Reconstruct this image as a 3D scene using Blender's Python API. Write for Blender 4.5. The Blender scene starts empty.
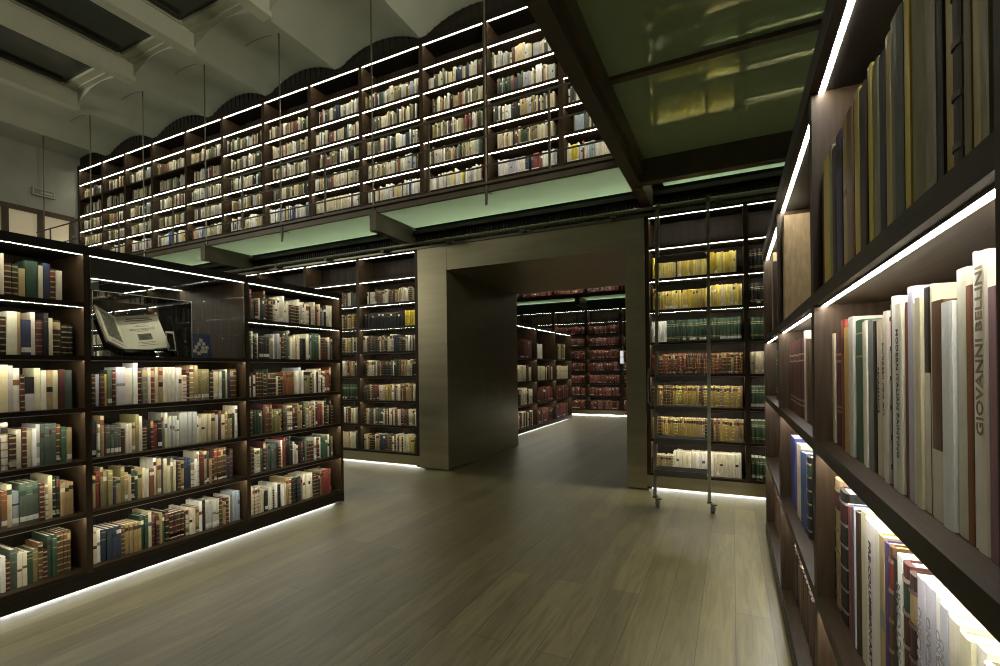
import bpy, math, random
from mathutils import Matrix, Vector
import numpy as np

SC = bpy.context.scene
COL = SC.collection
PI = math.pi
H = 1.45                      # eye height above the floor
def zz(r): return r + H       # height measured from eye level -> height above floor

# ------------------------------------------------------------------ materials
def nodes(name):
    m = bpy.data.materials.new(name); m.use_nodes = True
    nt = m.node_tree
    return m, nt, nt.nodes['Principled BSDF'], nt.nodes['Material Output']
def plain(name, col, rough=.5, metal=0., spec=.5):
    m, nt, b, o = nodes(name)
    b.inputs['Base Color'].default_value = (*col, 1); b.inputs['Roughness'].default_value = rough
    b.inputs['Metallic'].default_value = metal; b.inputs['Specular IOR Level'].default_value = spec
    return m
def noisy(name, c1, c2, scale=(1, 1, 1), nscale=8., rough=.5, metal=0., spec=.4, detail=6., bump=0., rr=0.):
    m, nt, b, o = nodes(name); N = nt.nodes; L = nt.links
    tc = N.new('ShaderNodeTexCoord'); mp = N.new('ShaderNodeMapping'); mp.inputs['Scale'].default_value = scale
    nz = N.new('ShaderNodeTexNoise'); nz.inputs['Scale'].default_value = nscale; nz.inputs['Detail'].default_value = detail
    cr = N.new('ShaderNodeValToRGB'); cr.color_ramp.elements[0].position = .3; cr.color_ramp.elements[1].position = .72
    cr.color_ramp.elements[0].color = (*c1, 1); cr.color_ramp.elements[1].color = (*c2, 1)
    L.new(tc.outputs['Object'], mp.inputs['Vector']); L.new(mp.outputs[0], nz.inputs['Vector'])
    L.new(nz.outputs['Fac'], cr.inputs['Fac']); L.new(cr.outputs[0], b.inputs['Base Color'])
    b.inputs['Roughness'].default_value = rough; b.inputs['Metallic'].default_value = metal
    b.inputs['Specular IOR Level'].default_value = spec
    if bump:
        bp = N.new('ShaderNodeBump'); bp.inputs['Strength'].default_value = bump; bp.inputs['Distance'].default_value = .004
        L.new(nz.outputs['Fac'], bp.inputs['Height']); L.new(bp.outputs[0], b.inputs['Normal'])
    if rr:
        mr = N.new('ShaderNodeMapRange'); mr.inputs['To Min'].default_value = rough - rr; mr.inputs['To Max'].default_value = rough + rr
        L.new(nz.outputs['Fac'], mr.inputs['Value']); L.new(mr.outputs[0], b.inputs['Roughness'])
    return m
def glow(name, col, strength):
    m, nt, b, o = nodes(name)
    b.inputs['Base Color'].default_value = (*col, 1)
    b.inputs['Emission Color'].default_value = (*col, 1); b.inputs['Emission Strength'].default_value = strength
    return m
def attr_mat(name, rough, spec=.4, amount=.25, nscale=60., scale=(1, 1, .25)):
    """cloth / leather / paper in the colour that each face of the book carries"""
    m, nt, b, o = nodes(name); N = nt.nodes; L = nt.links
    at = N.new('ShaderNodeAttribute'); at.attribute_name = 'Col'
    tc = N.new('ShaderNodeTexCoord'); mp = N.new('ShaderNodeMapping'); mp.inputs['Scale'].default_value = scale
    nz = N.new('ShaderNodeTexNoise'); nz.inputs['Scale'].default_value = nscale; nz.inputs['Detail'].default_value = 5
    mr = N.new('ShaderNodeMapRange'); mr.inputs['From Min'].default_value = .3; mr.inputs['From Max'].default_value = .7
    mr.inputs['To Min'].default_value = 1 - amount; mr.inputs['To Max'].default_value = 1 + amount * .4
    mx = N.new('ShaderNodeMix'); mx.data_type = 'RGBA'; mx.blend_type = 'MULTIPLY'; mx.inputs['Factor'].default_value = 1
    L.new(tc.outputs['Object'], mp.inputs['Vector']); L.new(mp.outputs[0], nz.inputs['Vector'])
    L.new(nz.outputs['Fac'], mr.inputs['Value'])
    L.new(at.outputs['Color'], mx.inputs['A']); L.new(mr.outputs[0], mx.inputs['B'])
    L.new(mx.outputs['Result'], b.inputs['Base Color'])
    b.inputs['Roughness'].default_value = rough; b.inputs['Specular IOR Level'].default_value = spec
    return m
def glass_mat(name, tint, refl, rough=.02):
    m, nt, b, o = nodes(name); N = nt.nodes; L = nt.links
    tr = N.new('ShaderNodeBsdfTransparent'); tr.inputs['Color'].default_value = (*tint, 1)
    gl = N.new('ShaderNodeBsdfGlossy'); gl.inputs['Roughness'].default_value = rough
    fr = N.new('ShaderNodeFresnel'); fr.inputs['IOR'].default_value = 1.45
    ml = N.new('ShaderNodeMath'); ml.operation = 'MULTIPLY'; ml.inputs[1].default_value = refl
    mx = N.new('ShaderNodeMixShader')
    L.new(fr.outputs[0], ml.inputs[0]); L.new(ml.outputs[0], mx.inputs[0]); L.new(tr.outputs[0], mx.inputs[1]); L.new(gl.outputs[0], mx.inputs[2])
    L.new(mx.outputs[0], o.inputs['Surface'])
    return m

WOOD_V = noisy('dark_wood_upright', (.028, .017, .008), (.060, .037, .018), (9, 9, .7), 7, .5, spec=.25)
WOOD_H = noisy('dark_wood_shelf', (.016, .010, .0055), (.044, .027, .014), (.7, 12, 9), 6, .45, spec=.18)
WOOD_EDGE = noisy('dark_wood_board', (.009, .007, .005), (.017, .013, .008), (.9, 9, 9), 6, .5, spec=.2)
WOOD_BACK = noisy('dark_wood_panel', (.016, .012, .008), (.030, .022, .014), (14, 14, .5), 5, .55, spec=.12)
BLACK = plain('black_wood', (.012, .010, .008), .6, spec=.25)
ALU = plain('strip_housing', (.35, .34, .31), .4, .8)
METAL = noisy('brushed_bronze', (.31, .28, .185), (.37, .335, .225), (.5, .5, 5), 2.5, .36, .8, rr=.08)
STEEL = plain('olive_steel', (.19, .185, .13), .38, .85)
DARKMETAL = plain('dark_steel', (.075, .07, .055), .45, .6)
BRONZE = noisy('beam_steel', (.085, .072, .048), (.12, .10, .07), (1, 1, 1), 4, .45, .3)
PLASTER = noisy('plaster', (.40, .40, .32), (.46, .46, .37), (1, 1, 1), 2, .85, spec=.1)
PLASTER_W = noisy('plaster_wall', (.36, .36, .30), (.42, .42, .35), (1, 1, 1), 2, .85, spec=.1)
BEAMPAINT = noisy('painted_beam', (.46, .45, .34), (.52, .51, .39), (1, 1, 1), 3, .42, spec=.4)
SKYGLASS = plain('dark_skylight', (.035, .042, .034), .22, spec=.5)
CASEMENT = noisy('brown_casement', (.05, .030, .014), (.075, .048, .022), (6, 6, 1), 6, .5)
PANE_LIT = glow('lit_window_pane', (.62, .52, .34), .26)
LED = glow('led_diffuser', (1.0, .95, .80), 40)
LED_HI = glow('led_diffuser_gallery', (1.0, .95, .80), 30)
LED_NEAR = glow('led_diffuser_near', (1.0, .97, .9), 62)
LED_FLOOR = glow('led_floor', (1.0, .98, .90), 27)
LED_BR = glow('led_back_right', (1.0, .95, .80), 62)
LED_FAR = glow('led_far_room', (1.0, .95, .80), 24)
LED_YEL = glow('led_floor_warm', (1.0, .93, .58), 80)
LED_GREEN = glow('led_green', (.80, 1.0, .76), 8)
def frosted():
    m, nt, b, o = nodes('frosted_green_underside'); N = nt.nodes; L = nt.links
    b.inputs['Base Color'].default_value = (.38, .50, .34, 1); b.inputs['Roughness'].default_value = .45; b.inputs['Specular IOR Level'].default_value = .25
    t = N.new('ShaderNodeBsdfTranslucent'); t.inputs['Color'].default_value = (.36, .48, .32, 1)
    a = N.new('ShaderNodeMixShader'); a.inputs[0].default_value = .6
    L.new(b.outputs[0], a.inputs[1]); L.new(t.outputs[0], a.inputs[2]); L.new(a.outputs[0], o.inputs['Surface'])
    return m
GREENGLASS = frosted()
ACRYLIC = glass_mat('clear_acrylic', (.97, .98, .97), 1.0)
VITRINE = glass_mat('vitrine_glass', (.955, .965, .955), .5)
RUBBER = plain('dark_rubber', (.05, .05, .04), .6)
BOOK = attr_mat('book_cloth', .55)
JACKET = attr_mat('book_jacket', .38, .5, .12, 25, (1, 1, 1))
INK = plain('ink', (.02, .018, .015), .6)
PAPER = None
def paper_mat():
    m, nt, b, o = nodes('page_edges'); N = nt.nodes; L = nt.links
    tc = N.new('ShaderNodeTexCoord'); wv = N.new('ShaderNodeTexWave'); wv.inputs['Scale'].default_value = 150; wv.inputs['Distortion'].default_value = 1.5
    cr = N.new('ShaderNodeValToRGB'); cr.color_ramp.elements[0].color = (.50, .44, .30, 1); cr.color_ramp.elements[1].color = (.74, .68, .52, 1)
    L.new(tc.outputs['Object'], wv.inputs['Vector']); L.new(wv.outputs['Fac'], cr.inputs['Fac']); L.new(cr.outputs[0], b.inputs['Base Color'])
    b.inputs['Roughness'].default_value = .8
    return m
PAPER = paper_mat()
WARM_LIT_PAPER = plain('warm_lit_page_edges', (.80, .66, .14), .45)  # warm strip light on the bottom row's page tops, put into the paper colour

def deck_glass():
    m, nt, b, o = nodes('dark_green_glass'); N = nt.nodes; L = nt.links
    b.inputs['Base Color'].default_value = (.46, .62, .38, 1); b.inputs['Roughness'].default_value = .5; b.inputs['Specular IOR Level'].default_value = 0
    gl = N.new('ShaderNodeBsdfGlossy'); gl.inputs['Roughness'].default_value = 0; gl.inputs['Color'].default_value = (.46, .50, .36, 1)
    mx = N.new('ShaderNodeMixShader'); mx.inputs[0].default_value = .30
    L.new(b.outputs[0], mx.inputs[1]); L.new(gl.outputs[0], mx.inputs[2]); L.new(mx.outputs[0], o.inputs['Surface'])
    return m
DECKGLASS = deck_glass()

def floor_mat():
    m, nt, b, o = nodes('oak_planks'); N = nt.nodes; L = nt.links
    tc = N.new('ShaderNodeTexCoord'); mp = N.new('ShaderNodeMapping'); mp.inputs['Rotation'].default_value = (0, 0, PI / 2)
    br = N.new('ShaderNodeTexBrick'); br.offset = .37; br.squash = 1
    br.inputs['Scale'].default_value = 1; br.inputs['Brick Width'].default_value = 2.3; br.inputs['Row Height'].default_value = .185
    br.inputs['Mortar Size'].default_value = .0022; br.inputs['Bias'].default_value = 0.
    br.inputs['Color1'].default_value = (.158, .139, .064, 1); br.inputs['Color2'].default_value = (.108, .095, .042, 1); br.inputs['Mortar'].default_value = (.062, .054, .028, 1)
    mp2 = N.new('ShaderNodeMapping'); mp2.inputs['Scale'].default_value = (8, .7, 1)
    nz = N.new('ShaderNodeTexNoise'); nz.inputs['Scale'].default_value = 3; nz.inputs['Detail'].default_value = 9; nz.inputs['Distortion'].default_value = 1.2
    mr = N.new('ShaderNodeMapRange'); mr.inputs['From Min'].default_value = .3; mr.inputs['From Max'].default_value = .7; mr.inputs['To Min'].default_value = .66; mr.inputs['To Max'].default_value = 1.2
    mx = N.new('ShaderNodeMix'); mx.data_type = 'RGBA'; mx.blend_type = 'MULTIPLY'; mx.inputs['Factor'].default_value = 1
    L.new(tc.outputs['Object'], mp.inputs['Vector']); L.new(mp.outputs[0], br.inputs['Vector'])
    L.new(tc.outputs['Object'], mp2.inputs['Vector']); L.new(mp2.outputs[0], nz.inputs['Vector']); L.new(nz.outputs['Fac'], mr.inputs['Value'])
    L.new(br.outputs['Color'], mx.inputs['A']); L.new(mr.outputs[0], mx.inputs['B']); L.new(mx.outputs['Result'], b.inputs['Base Color'])
    r2 = N.new('ShaderNodeMapRange'); r2.inputs['To Min'].default_value = .30; r2.inputs['To Max'].default_value = .46
    L.new(nz.outputs['Fac'], r2.inputs['Value']); L.new(r2.outputs[0], b.inputs['Roughness'])
    b.inputs['Specular IOR Level'].default_value = .42
    return m
FLOOR = floor_mat()

# ------------------------------------------------------------------ mesh helpers
class MB:
    def __init__(s): s.v = []; s.f = []; s.m = []
    def poly(s, verts, faces, mi=0):
        o = len(s.v); s.v += [tuple(v) for v in verts]
        for f in faces: s.f.append([i + o for i in f]); s.m.append(mi)
    def box(s, a, b, mi=0):
        x0, y0, z0 = [min(p, q) for p, q in zip(a, b)]; x1, y1, z1 = [max(p, q) for p, q in zip(a, b)]
        s.poly([(x0, y0, z0), (x1, y0, z0), (x1, y1, z0), (x0, y1, z0), (x0, y0, z1), (x1, y0, z1), (x1, y1, z1), (x0, y1, z1)],
               [(0, 3, 2, 1), (4, 5, 6, 7), (0, 1, 5, 4), (1, 2, 6, 5), (2, 3, 7, 6), (3, 0, 4, 7)], mi)
    def tube(s, p, q, r, n=10, mi=0):
        p, q = Vector(p), Vector(q); d = (q - p).normalized()
        a = d.orthogonal().normalized(); b = d.cross(a)
        vs = [p + (a * math.cos(2 * PI * i / n) + b * math.sin(2 * PI * i / n)) * r for i in range(n)]
        vs += [v + (q - p) for v in vs]
        fs = [(i, (i + 1) % n, n + (i + 1) % n, n + i) for i in range(n)] + [tuple(range(n))[::-1], tuple(range(n, 2 * n))]
        s.poly(vs, fs, mi)
    def prism(s, prof, axis, a, b, mi=0):
        """profile of 2-D points pushed along an axis (0 x: profile (y,z); 1 y: (x,z); 2 z: (x,y))"""
        def P(c, t):
            return (t, c[0], c[1]) if axis == 0 else ((c[0], t, c[1]) if axis == 1 else (c[0], c[1], t))
        n = len(prof); vs = [P(c, a) for c in prof] + [P(c, b) for c in prof]
        fs = [(i, (i + 1) % n, n + (i + 1) % n, n + i) for i in range(n)] + [tuple(range(n))[::-1], tuple(range(n, 2 * n))]
        s.poly(vs, fs, mi)
    def mesh(s, name, mats, smooth=False):
        me = bpy.data.meshes.new(name); me.from_pydata(s.v, [], s.f)
        for m in (mats if isinstance(mats, (list, tuple)) else [mats]): me.materials.append(m)
        me.polygons.foreach_set('material_index', s.m)
        if smooth: me.polygons.foreach_set('use_smooth', [True] * len(s.f))
        me.update(); return me
    def build(s, name, mats, parent=None, smooth=False, fix=True):
        me = s.mesh(name, mats, smooth)
        if fix:
            import bmesh
            bm = bmesh.new(); bm.from_mesh(me); bmesh.ops.recalc_face_normals(bm, faces=bm.faces); bm.to_mesh(me); bm.free()
        o = bpy.data.objects.new(name, me); COL.objects.link(o)
        if parent is not None: o.parent = parent
        return o
def tag(o, label=None, cat=None, group=None, kind=None):
    if label: o['label'] = label
    if cat: o['category'] = cat
    if group: o['group'] = group
    if kind: o['kind'] = kind
    return o
def empty(name, loc=(0, 0, 0), rz=0):
    o = bpy.data.objects.new(name, None); COL.objects.link(o); o.location = loc; o.rotation_euler = (0, 0, rz)
    o.empty_display_size = .1
    return o
def struct(o, label, cat='structure'):
    return tag(o, label, cat, None, 'structure')
def bx(name, a, b, mat, parent=None):
    m = MB(); m.box(a, b); return m.build(name, mat, parent)

# ------------------------------------------------------------------ key planes of the place
XL = -3.8725       # face of the left island bookcase
YB = 5.92          # face of the back wall bookcases
XR = .2428         # face of the right bookcase
YF = 14.5          # face of the far room's bookcase
LEV = [1.78, 1.40, 1.02, .65, .27, -.11, -.49, -.87]      # undersides of the back wall's shelves (from eye level)

# ------------------------------------------------------------------ the setting
m = MB(); m.box((-15, -2.6, -.1), (4.2, 15.2, 0)); struct(m.build('floor', FLOOR), 'pale oak plank floor with long narrow boards', 'floor')

PL, PR = -3.69, -1.157            # opening of the portal
PX0, PX1 = -4.19, -.93            # outer edges of the portal
m = MB()
for a, b in (((-14, 6.34, 0), (PX0, 6.50, zz(5.6))), ((PX1, 6.34, 0), (4.2, 6.50, zz(5.6))), ((PX0, 6.34, zz(1.83)), (PX1, 6.50, zz(5.6)))): m.box(a, b)
struct(m.build('wall_back', BLACK), 'black wall behind the built-in bookcases and gallery', 'wall')
# dark panel with fine vertical ribs that closes the wall above the gallery shelves up to the vaults
m = MB(); m.box((-13.9, 5.97, zz(4.90)), (4.2, 6.0, zz(5.45)))
for i in range(150):
    x = -13.85 + i * .12; m.box((x, 5.955, zz(4.90)), (x + .02, 5.972, zz(5.45)))
struct(m.build('trim_1', plain('lunette_wood', (.020, .017, .012), .6, spec=.2)), 'black ribbed panel above the gallery shelves under the vault arches', 'panel')
# louvered band between the ladder rail and the glass walkway
m = MB(); m.box((-11.5, 5.97, zz(1.80)), (4.2, 6.0, zz(2.10)))
for i in range(330):
    x = -11.4 + i * .047; m.box((x, 5.945, zz(1.84)), (x + .012, 5.972, zz(2.02)))
m.box((-11.5, 5.872, zz(2.00)), (4.2, 5.975, zz(2.015))); m.box((-11.5, 5.872, zz(2.00)), (4.2, 5.884, zz(2.068)))
struct(m.build('trim_2', plain('louver_black', (.030, .027, .020), .5, spec=.3)), 'black ventilation louvers running under the glass walkway', 'louver')

# vaults, skylights, beams
VAL = [-12.67 - 1.75, -12.67, -10.87, -9.06, -7.44, -5.77, -4.11, -2.42, -.74, .95, 2.64, 4.3]
SPR, RISE = 4.92, .24
m = MB()
def arch(x, a, b):
    c = (a + b) / 2; hw = (b - a) / 2; t = max(-1, min(1, (x - c) / hw))
    R = (hw * hw + RISE * RISE) / (2 * RISE)
    return SPR + math.sqrt(R * R - (t * hw) ** 2) - (R - RISE)
for k in range(len(VAL) - 1):
    a, b = VAL[k], VAL[k + 1]; n = 32; pr = []
    ys = -2.6 if k < 2 else 4.6
    for i in range(n + 1):
        x = a + (b - a) * i / n; pr.append((x, zz(arch(x, a, b))))
    m.prism(pr + [(b, zz(5.5)), (a, zz(5.5))], 1, ys, 6.36)
struct(m.build('ceiling', PLASTER), 'grey plaster ceiling of shallow vaults along the gallery wall', 'ceiling')
for k in range(2, len(VAL) - 1):
    a, b = VAL[k] + .10, VAL[k + 1] - .10
    t = empty('window_%d' % (k - 1), ((a + b) / 2, 1.0, zz(5.06)))
    struct(t, 'dark skylight between the ceiling beams, %s bay from the far left wall' % ['first', 'second', 'third', 'fourth', 'fifth', 'sixth', 'seventh', 'eighth', 'ninth', 'tenth'][k - 2], 'skylight')
    hw = (b - a) / 2
    g = MB(); g.box((-hw, -3.6, .19), (hw, 3.6, .22)); g.build('pane', SKYGLASS, t)
    f = MB(); f.box((-hw, 3.52, .115), (hw, 3.62, .22)); f.box((-hw, 3.40, .14), (hw, 3.52, .19)); f.box((-hw, -3.6, .13), (-hw + .03, 3.4, .18)); f.box((hw - .03, -3.6, .13), (hw, 3.4, .18))
    f.build('frame', BEAMPAINT, t)
    r = MB(); r.tube((-hw + .07, -3.5, .15), (-hw + .07, 3.34, .15), .012, 6); r.tube((-hw + .12, -3.5, .15), (-hw + .12, 3.34, .15), .012, 6)
    r.build('blind_rail', DARKMETAL, t)
    bm_ = MB(); bm_.box((VAL[k] - .09, -2.6, zz(4.90)), (VAL[k] + .09, 4.64, zz(5.52)))
    struct(bm_.build('trim_%d' % (k + 1), BEAMPAINT), 'painted ceiling beam beside the skylight, %s from the far left wall' % ['first', 'second', 'third', 'fourth', 'fifth', 'sixth', 'seventh', 'eighth', 'ninth', 'tenth'][k - 2], 'beam')

# far left wall with its band of windows
m = MB()
XW = -13.95
m.box((XW - .2, -2.6, 0), (XW, 6.34, zz(2.9))); m.box((XW - .2, -2.6, zz(3.68)), (XW, 6.34, zz(5.6)))
struct(m.build('wall_left', PLASTER_W), 'grey plaster wall at the far left end of the hall', 'wall')
edges = [-2.6 + .74 * i for i in range(13)]
k = 20
for i in range(12):
    y0 = 5.86 - .60 * (i + 1); y1 = y0 + .60
    if y1 < 0: break
    t = empty('window_%d' % k, (XW, (y0 + y1) / 2, zz(2.9))); k += 1
    struct(t, 'brown framed clerestory window in the far left wall, %s from the gallery' % ['first', 'second', 'third', 'fourth', 'fifth', 'sixth', 'seventh', 'eighth', 'ninth', 'tenth'][i], 'window')
    f = MB(); w = .3
    for a, b in (((-.12, -w, 0), (.02, -w + .055, .78)), ((-.12, w - .055, 0), (.02, w, .78)), ((-.12, -w, .70), (.03, w, .80)), ((-.12, -w, 0), (.03, w, .07))): f.box(a, b)
    f.build('window_frame', CASEMENT, t)
    g = MB(); g.box((-.06, -w + .05, .06), (-.05, w - .05, .71)); g.build('pane', PANE_LIT, t)
# exit-sign box on that wall
t = tag(empty('wall_sign', (XW + .01, 5.29, zz(4.0))), 'small grey sign box high on the far left wall above the windows', 'sign')
m = MB(); m.box((0, -.20, 0), (.05, .20, .17)); m.build('housing', plain('sign_grey', (.22, .22, .18), .5), t)
m = MB()
for a, b in (((.05, -.19, .005), (.056, .19, .02)), ((.05, -.19, .15), (.056, .19, .165)), ((.05, -.19, .005), (.056, -.175, .165)), ((.05, .175, .005), (.056, .19, .165)), ((.05, -.05, .07), (.056, .15, .10))): m.box(a, b)
m.build('raised_border', plain('sign_light', (.50, .50, .42), .5), t)

# ------------------------------------------------------------------ books
PAL = {
 'cream': (.62, .55, .37), 'ivory': (.72, .67, .53), 'white': (.80, .78, .72), 'pale grey': (.48, .47, .42), 'grey': (.22, .22, .20),
 'tan': (.40, .29, .14), 'ochre': (.48, .34, .08), 'yellow': (.72, .55, .05), 'olive': (.24, .21, .09), 'dark green': (.030, .065, .035), 'green': (.055, .12, .06),
 'grey-green': (.085, .11, .08), 'navy': (.03, .04, .075), 'blue': (.07, .11, .26), 'bright blue': (.07, .08, .30), 'pale blue': (.34, .38, .42), 'purple': (.08, .05, .16),
 'maroon': (.085, .024, .020), 'red': (.22, .038, .026), 'brown': (.12, .06, .028), 'dark brown': (.045, .026, .016), 'black': (.016, .015, .014), 'rust': (.24, .09, .035),
 'mauve': (.26, .13, .13), 'lilac': (.52, .50, .56), 'gold': (.62, .47, .10), 'pale yellow': (.66, .58, .34), 'straw': (.80, .67, .20), 'honey': (.60, .46, .12), 'dull red': (.22, .07, .055),
}
GILT = (.40, .31, .14)
def jit(c, rng, a=.14):
    k = 1 + rng.uniform(-a, a); return tuple(max(.004, min(.85, q * k * (1 + rng.uniform(-.04, .04)))) for q in c)
def spine_rows(b, rng):
    """the bands of colour up a spine: (z0, z1, colour, bulge)"""
    h, c, st = b['h'], b['c'], b['style']; R = []
    def cut(z0, z1, col, bu=0.): R.append((z0, z1, col, bu))
    if st == 'leather':
        n = b.get('nb', 5); lab = b.get('lab') or jit(PAL[rng.choice(['maroon', 'red', 'dark green', 'black', 'brown', 'tan'])], rng)
        dk = b.get('band') or rng.choice([GILT, GILT, (.40, .30, .12), tuple(min(.8, q * 2.2 + .06) for q in c)])
        zb = [h * (.10 + .82 * i / n) for i in range(n + 1)]; z = 0
        for i, q in enumerate(zb):
            t = .0042
            col = c
            if b.get('label', True) and (i == n - 0 and n > 2): col = lab
            if b.get('label2') and i == n - 2: col = PAL['black']
            cut(z, q - t, col); cut(q - t, q + t, dk, .0022); z = q + t
        cut(z, h, c)
    elif st == 'set':                       # volumes of a set: gilded lines at fixed heights
        g = b.get('band') or GILT; z = 0
        for q in b.get('lines', (.16, .22, .72, .80)):
            cut(z, h * q - .003, c); cut(h * q - .003, h * q + .004, g); z = h * q + .004
        cut(z, h, c)
    elif st == 'jacket':
        ink = b.get('ink') or jit(PAL[rng.choice(['grey', 'black', 'maroon', 'blue', 'olive', 'rust'])], rng); z = 0
        if b.get('plain') or (b['cname'] in ('pale yellow', 'yellow', 'straw', 'honey') and rng.random() < .85): cut(0, h, c)
        else:
            q0 = h * rng.uniform(.45, .6); q1 = q0 + h * rng.uniform(.04, .14)
            if rng.random() < (.3 if b['row'][0] in ('left', 'right') else .12): cut(0, q0, c); cut(q0, q1, ink); cut(q1, h, c)
            else: cut(0, h, c)
    elif st == 'half':                      # lower half of another colour
        q = h * b.get('q', .4); cut(0, q, b.get('c2', PAL['white'])); cut(q, h, c)
    else:                                   # cloth
        if b.get('plain'): cut(0, h, c)
        else:
            q = h * rng.uniform(.66, .80)
            g = rng.choice([GILT, tuple(min(.8, x * 2 + .05) for x in c)])
            if rng.random() < .5: cut(0, q, c); cut(q, q + .005, g); cut(q + .005, h * .9, c); cut(h * .9, h * .9 + .004, g); cut(h * .9 + .004, h, c)
            else: cut(0, q, c); cut(q, q + h * .12, jit(PAL[rng.choice(['black', 'maroon', 'dark green', 'ivory'])], rng)); cut(q + h * .12, h, c)
    if b.get('sticker'):
        s0, s1 = .018, .048; out = []
        for z0, z1, col, bu in R:
            if z0 < s0 < z1: out.append((z0, s0, col, bu)); out.append((s0, min(s1, z1), PAL['white'], 0)); 
            elif s0 <= z0 and z1 <= s1: out.append((z0, z1, PAL['white'], 0)); continue
            if z1 > s1 and z0 < s1: out.append((max(s1, z0), z1, col, bu))
            elif z0 >= s1 or z1 <= s0: out.append((z0, z1, col, bu))
        R = sorted(out)
    return [r for r in R if r[1] - r[0] > 1e-5]
def set_colours(me, cols):
    at = me.color_attributes.new('Col', 'FLOAT_COLOR', 'CORNER')
    buf = []
    for p, c in zip(me.polygons, cols): buf += [*c, 1.0] * p.loop_total
    at.data.foreach_set('color', buf)
def make_book(b, rng, idx):
    """one book: the cover is the thing's own mesh, the pages (and a title) are its parts"""
    w, h, d = b['w'], b['h'], b['d']; t = min(.0032, w * .14)
    rounded = b['style'] in ('leather', 'set') or b.get('round')
    bul = min(w * .22, .010) if rounded else min(w * .06, .003)
    n = 6 if rounded else 4
    rows = spine_rows(b, rng)
    def prof(extra):
        pts = [(-w / 2, d), (-w / 2, bul)]
        for i in range(1, n):
            a = PI * i / n; pts.append((-w / 2 * math.cos(a), bul - (bul + extra) * math.sin(a) ** .7))
        pts += [(w / 2, bul), (w / 2, d), (w / 2 - t, d), (w / 2 - t, bul + t), (-w / 2 + t, bul + t), (-w / 2 + t, d)]
        return pts
    V, Fc, C = [], [], []
    np_ = len(prof(0))
    tuck = b.get('tuck', 0)
    first = None
    for j, (z0, z1, col, bu) in enumerate(rows):
        o = len(V); pr = prof(bu)
        V += [(x, y, z0) for x, y in pr]; V += [(x, y, z1) for x, y in pr]
        for i in range(np_):
            k2 = (i + 1) % np_
            spine = 1 <= i <= n
            Fc.append((o + i, o + k2, o + np_ + k2, o + np_ + i)); C.append(col if spine else b.get('side', b['c']))
        if j == 0: Fc.append(tuple(range(o, o + np_))[::-1]); C.append(b['c'])
        if j == len(rows) - 1:
            # top rim, cut in quads so that it stays a thin U
            q = o + np_; m_ = n + 1
            Fc.append((q + 0, q + 1, q + np_ - 2, q + np_ - 1)); C.append(b['c'])
            Fc.append(tuple([q + i for i in range(1, m_ + 1)] + [q + m_ + 3, q + np_ - 2])); C.append(b['c'])
            Fc.append((q + m_, q + m_ + 1, q + m_ + 2, q + m_ + 3)); C.append(b['c'])
    me = bpy.data.meshes.new('book'); me.from_pydata(V, [], Fc)
    me.materials.append(JACKET if b['style'] in ('jacket', 'half') else BOOK)
    set_colours(me, C); me.update()
    o = bpy.data.objects.new('book', me); COL.objects.link(o)
    o.location = b['loc']; o.rotation_euler = (0, b.get('lean', 0), b['rz']); o.rotation_mode = 'XYZ'
    p = MB(); p.box((-w / 2 + t, bul + t + .001, .0035), (w / 2 - t, d - .005, h - b.get('inset', .004)))
    p.build('pages', WARM_LIT_PAPER if b.get('gilt') else PAPER, o, fix=False)
    if b.get('text'):
        txt, size, up, zc, col = b['text']
        cu = bpy.data.curves.new('title', 'FONT'); cu.body = txt; cu.size = size; cu.align_x = 'CENTER'; cu.align_y = 'CENTER'; cu.extrude = .0003; cu.offset = size * (.02 if size > .025 else .006)
        cu.materials.append(plain('title_ink', col, .5)); cu.resolution_u = 2
        tmp = bpy.data.objects.new('title', cu); tm = bpy.data.meshes.new_from_object(tmp); bpy.data.objects.remove(tmp)
        to = bpy.data.objects.new('title', tm); COL.objects.link(to); to.parent = o
        # reading upwards or downwards along the spine
        M = Matrix.Rotation(-PI / 2 if up else PI / 2, 4, 'Y') @ Matrix.Rotation(PI / 2, 4, 'X')
        to.matrix_local = Matrix.Translation((0, -.0012 if not rounded else -.003, zc)) @ M
    if b.get('cap'):
        c_ = MB(); c_.box((-w / 2, -.001, h), (w / 2, d, h + .004)); q_ = c_.build('folded_jacket', JACKET, o)
        set_colours(q_.data, [PAL['white']] * 6)
    tag(o, b['label'], 'book', b.get('group'))
    return o

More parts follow.
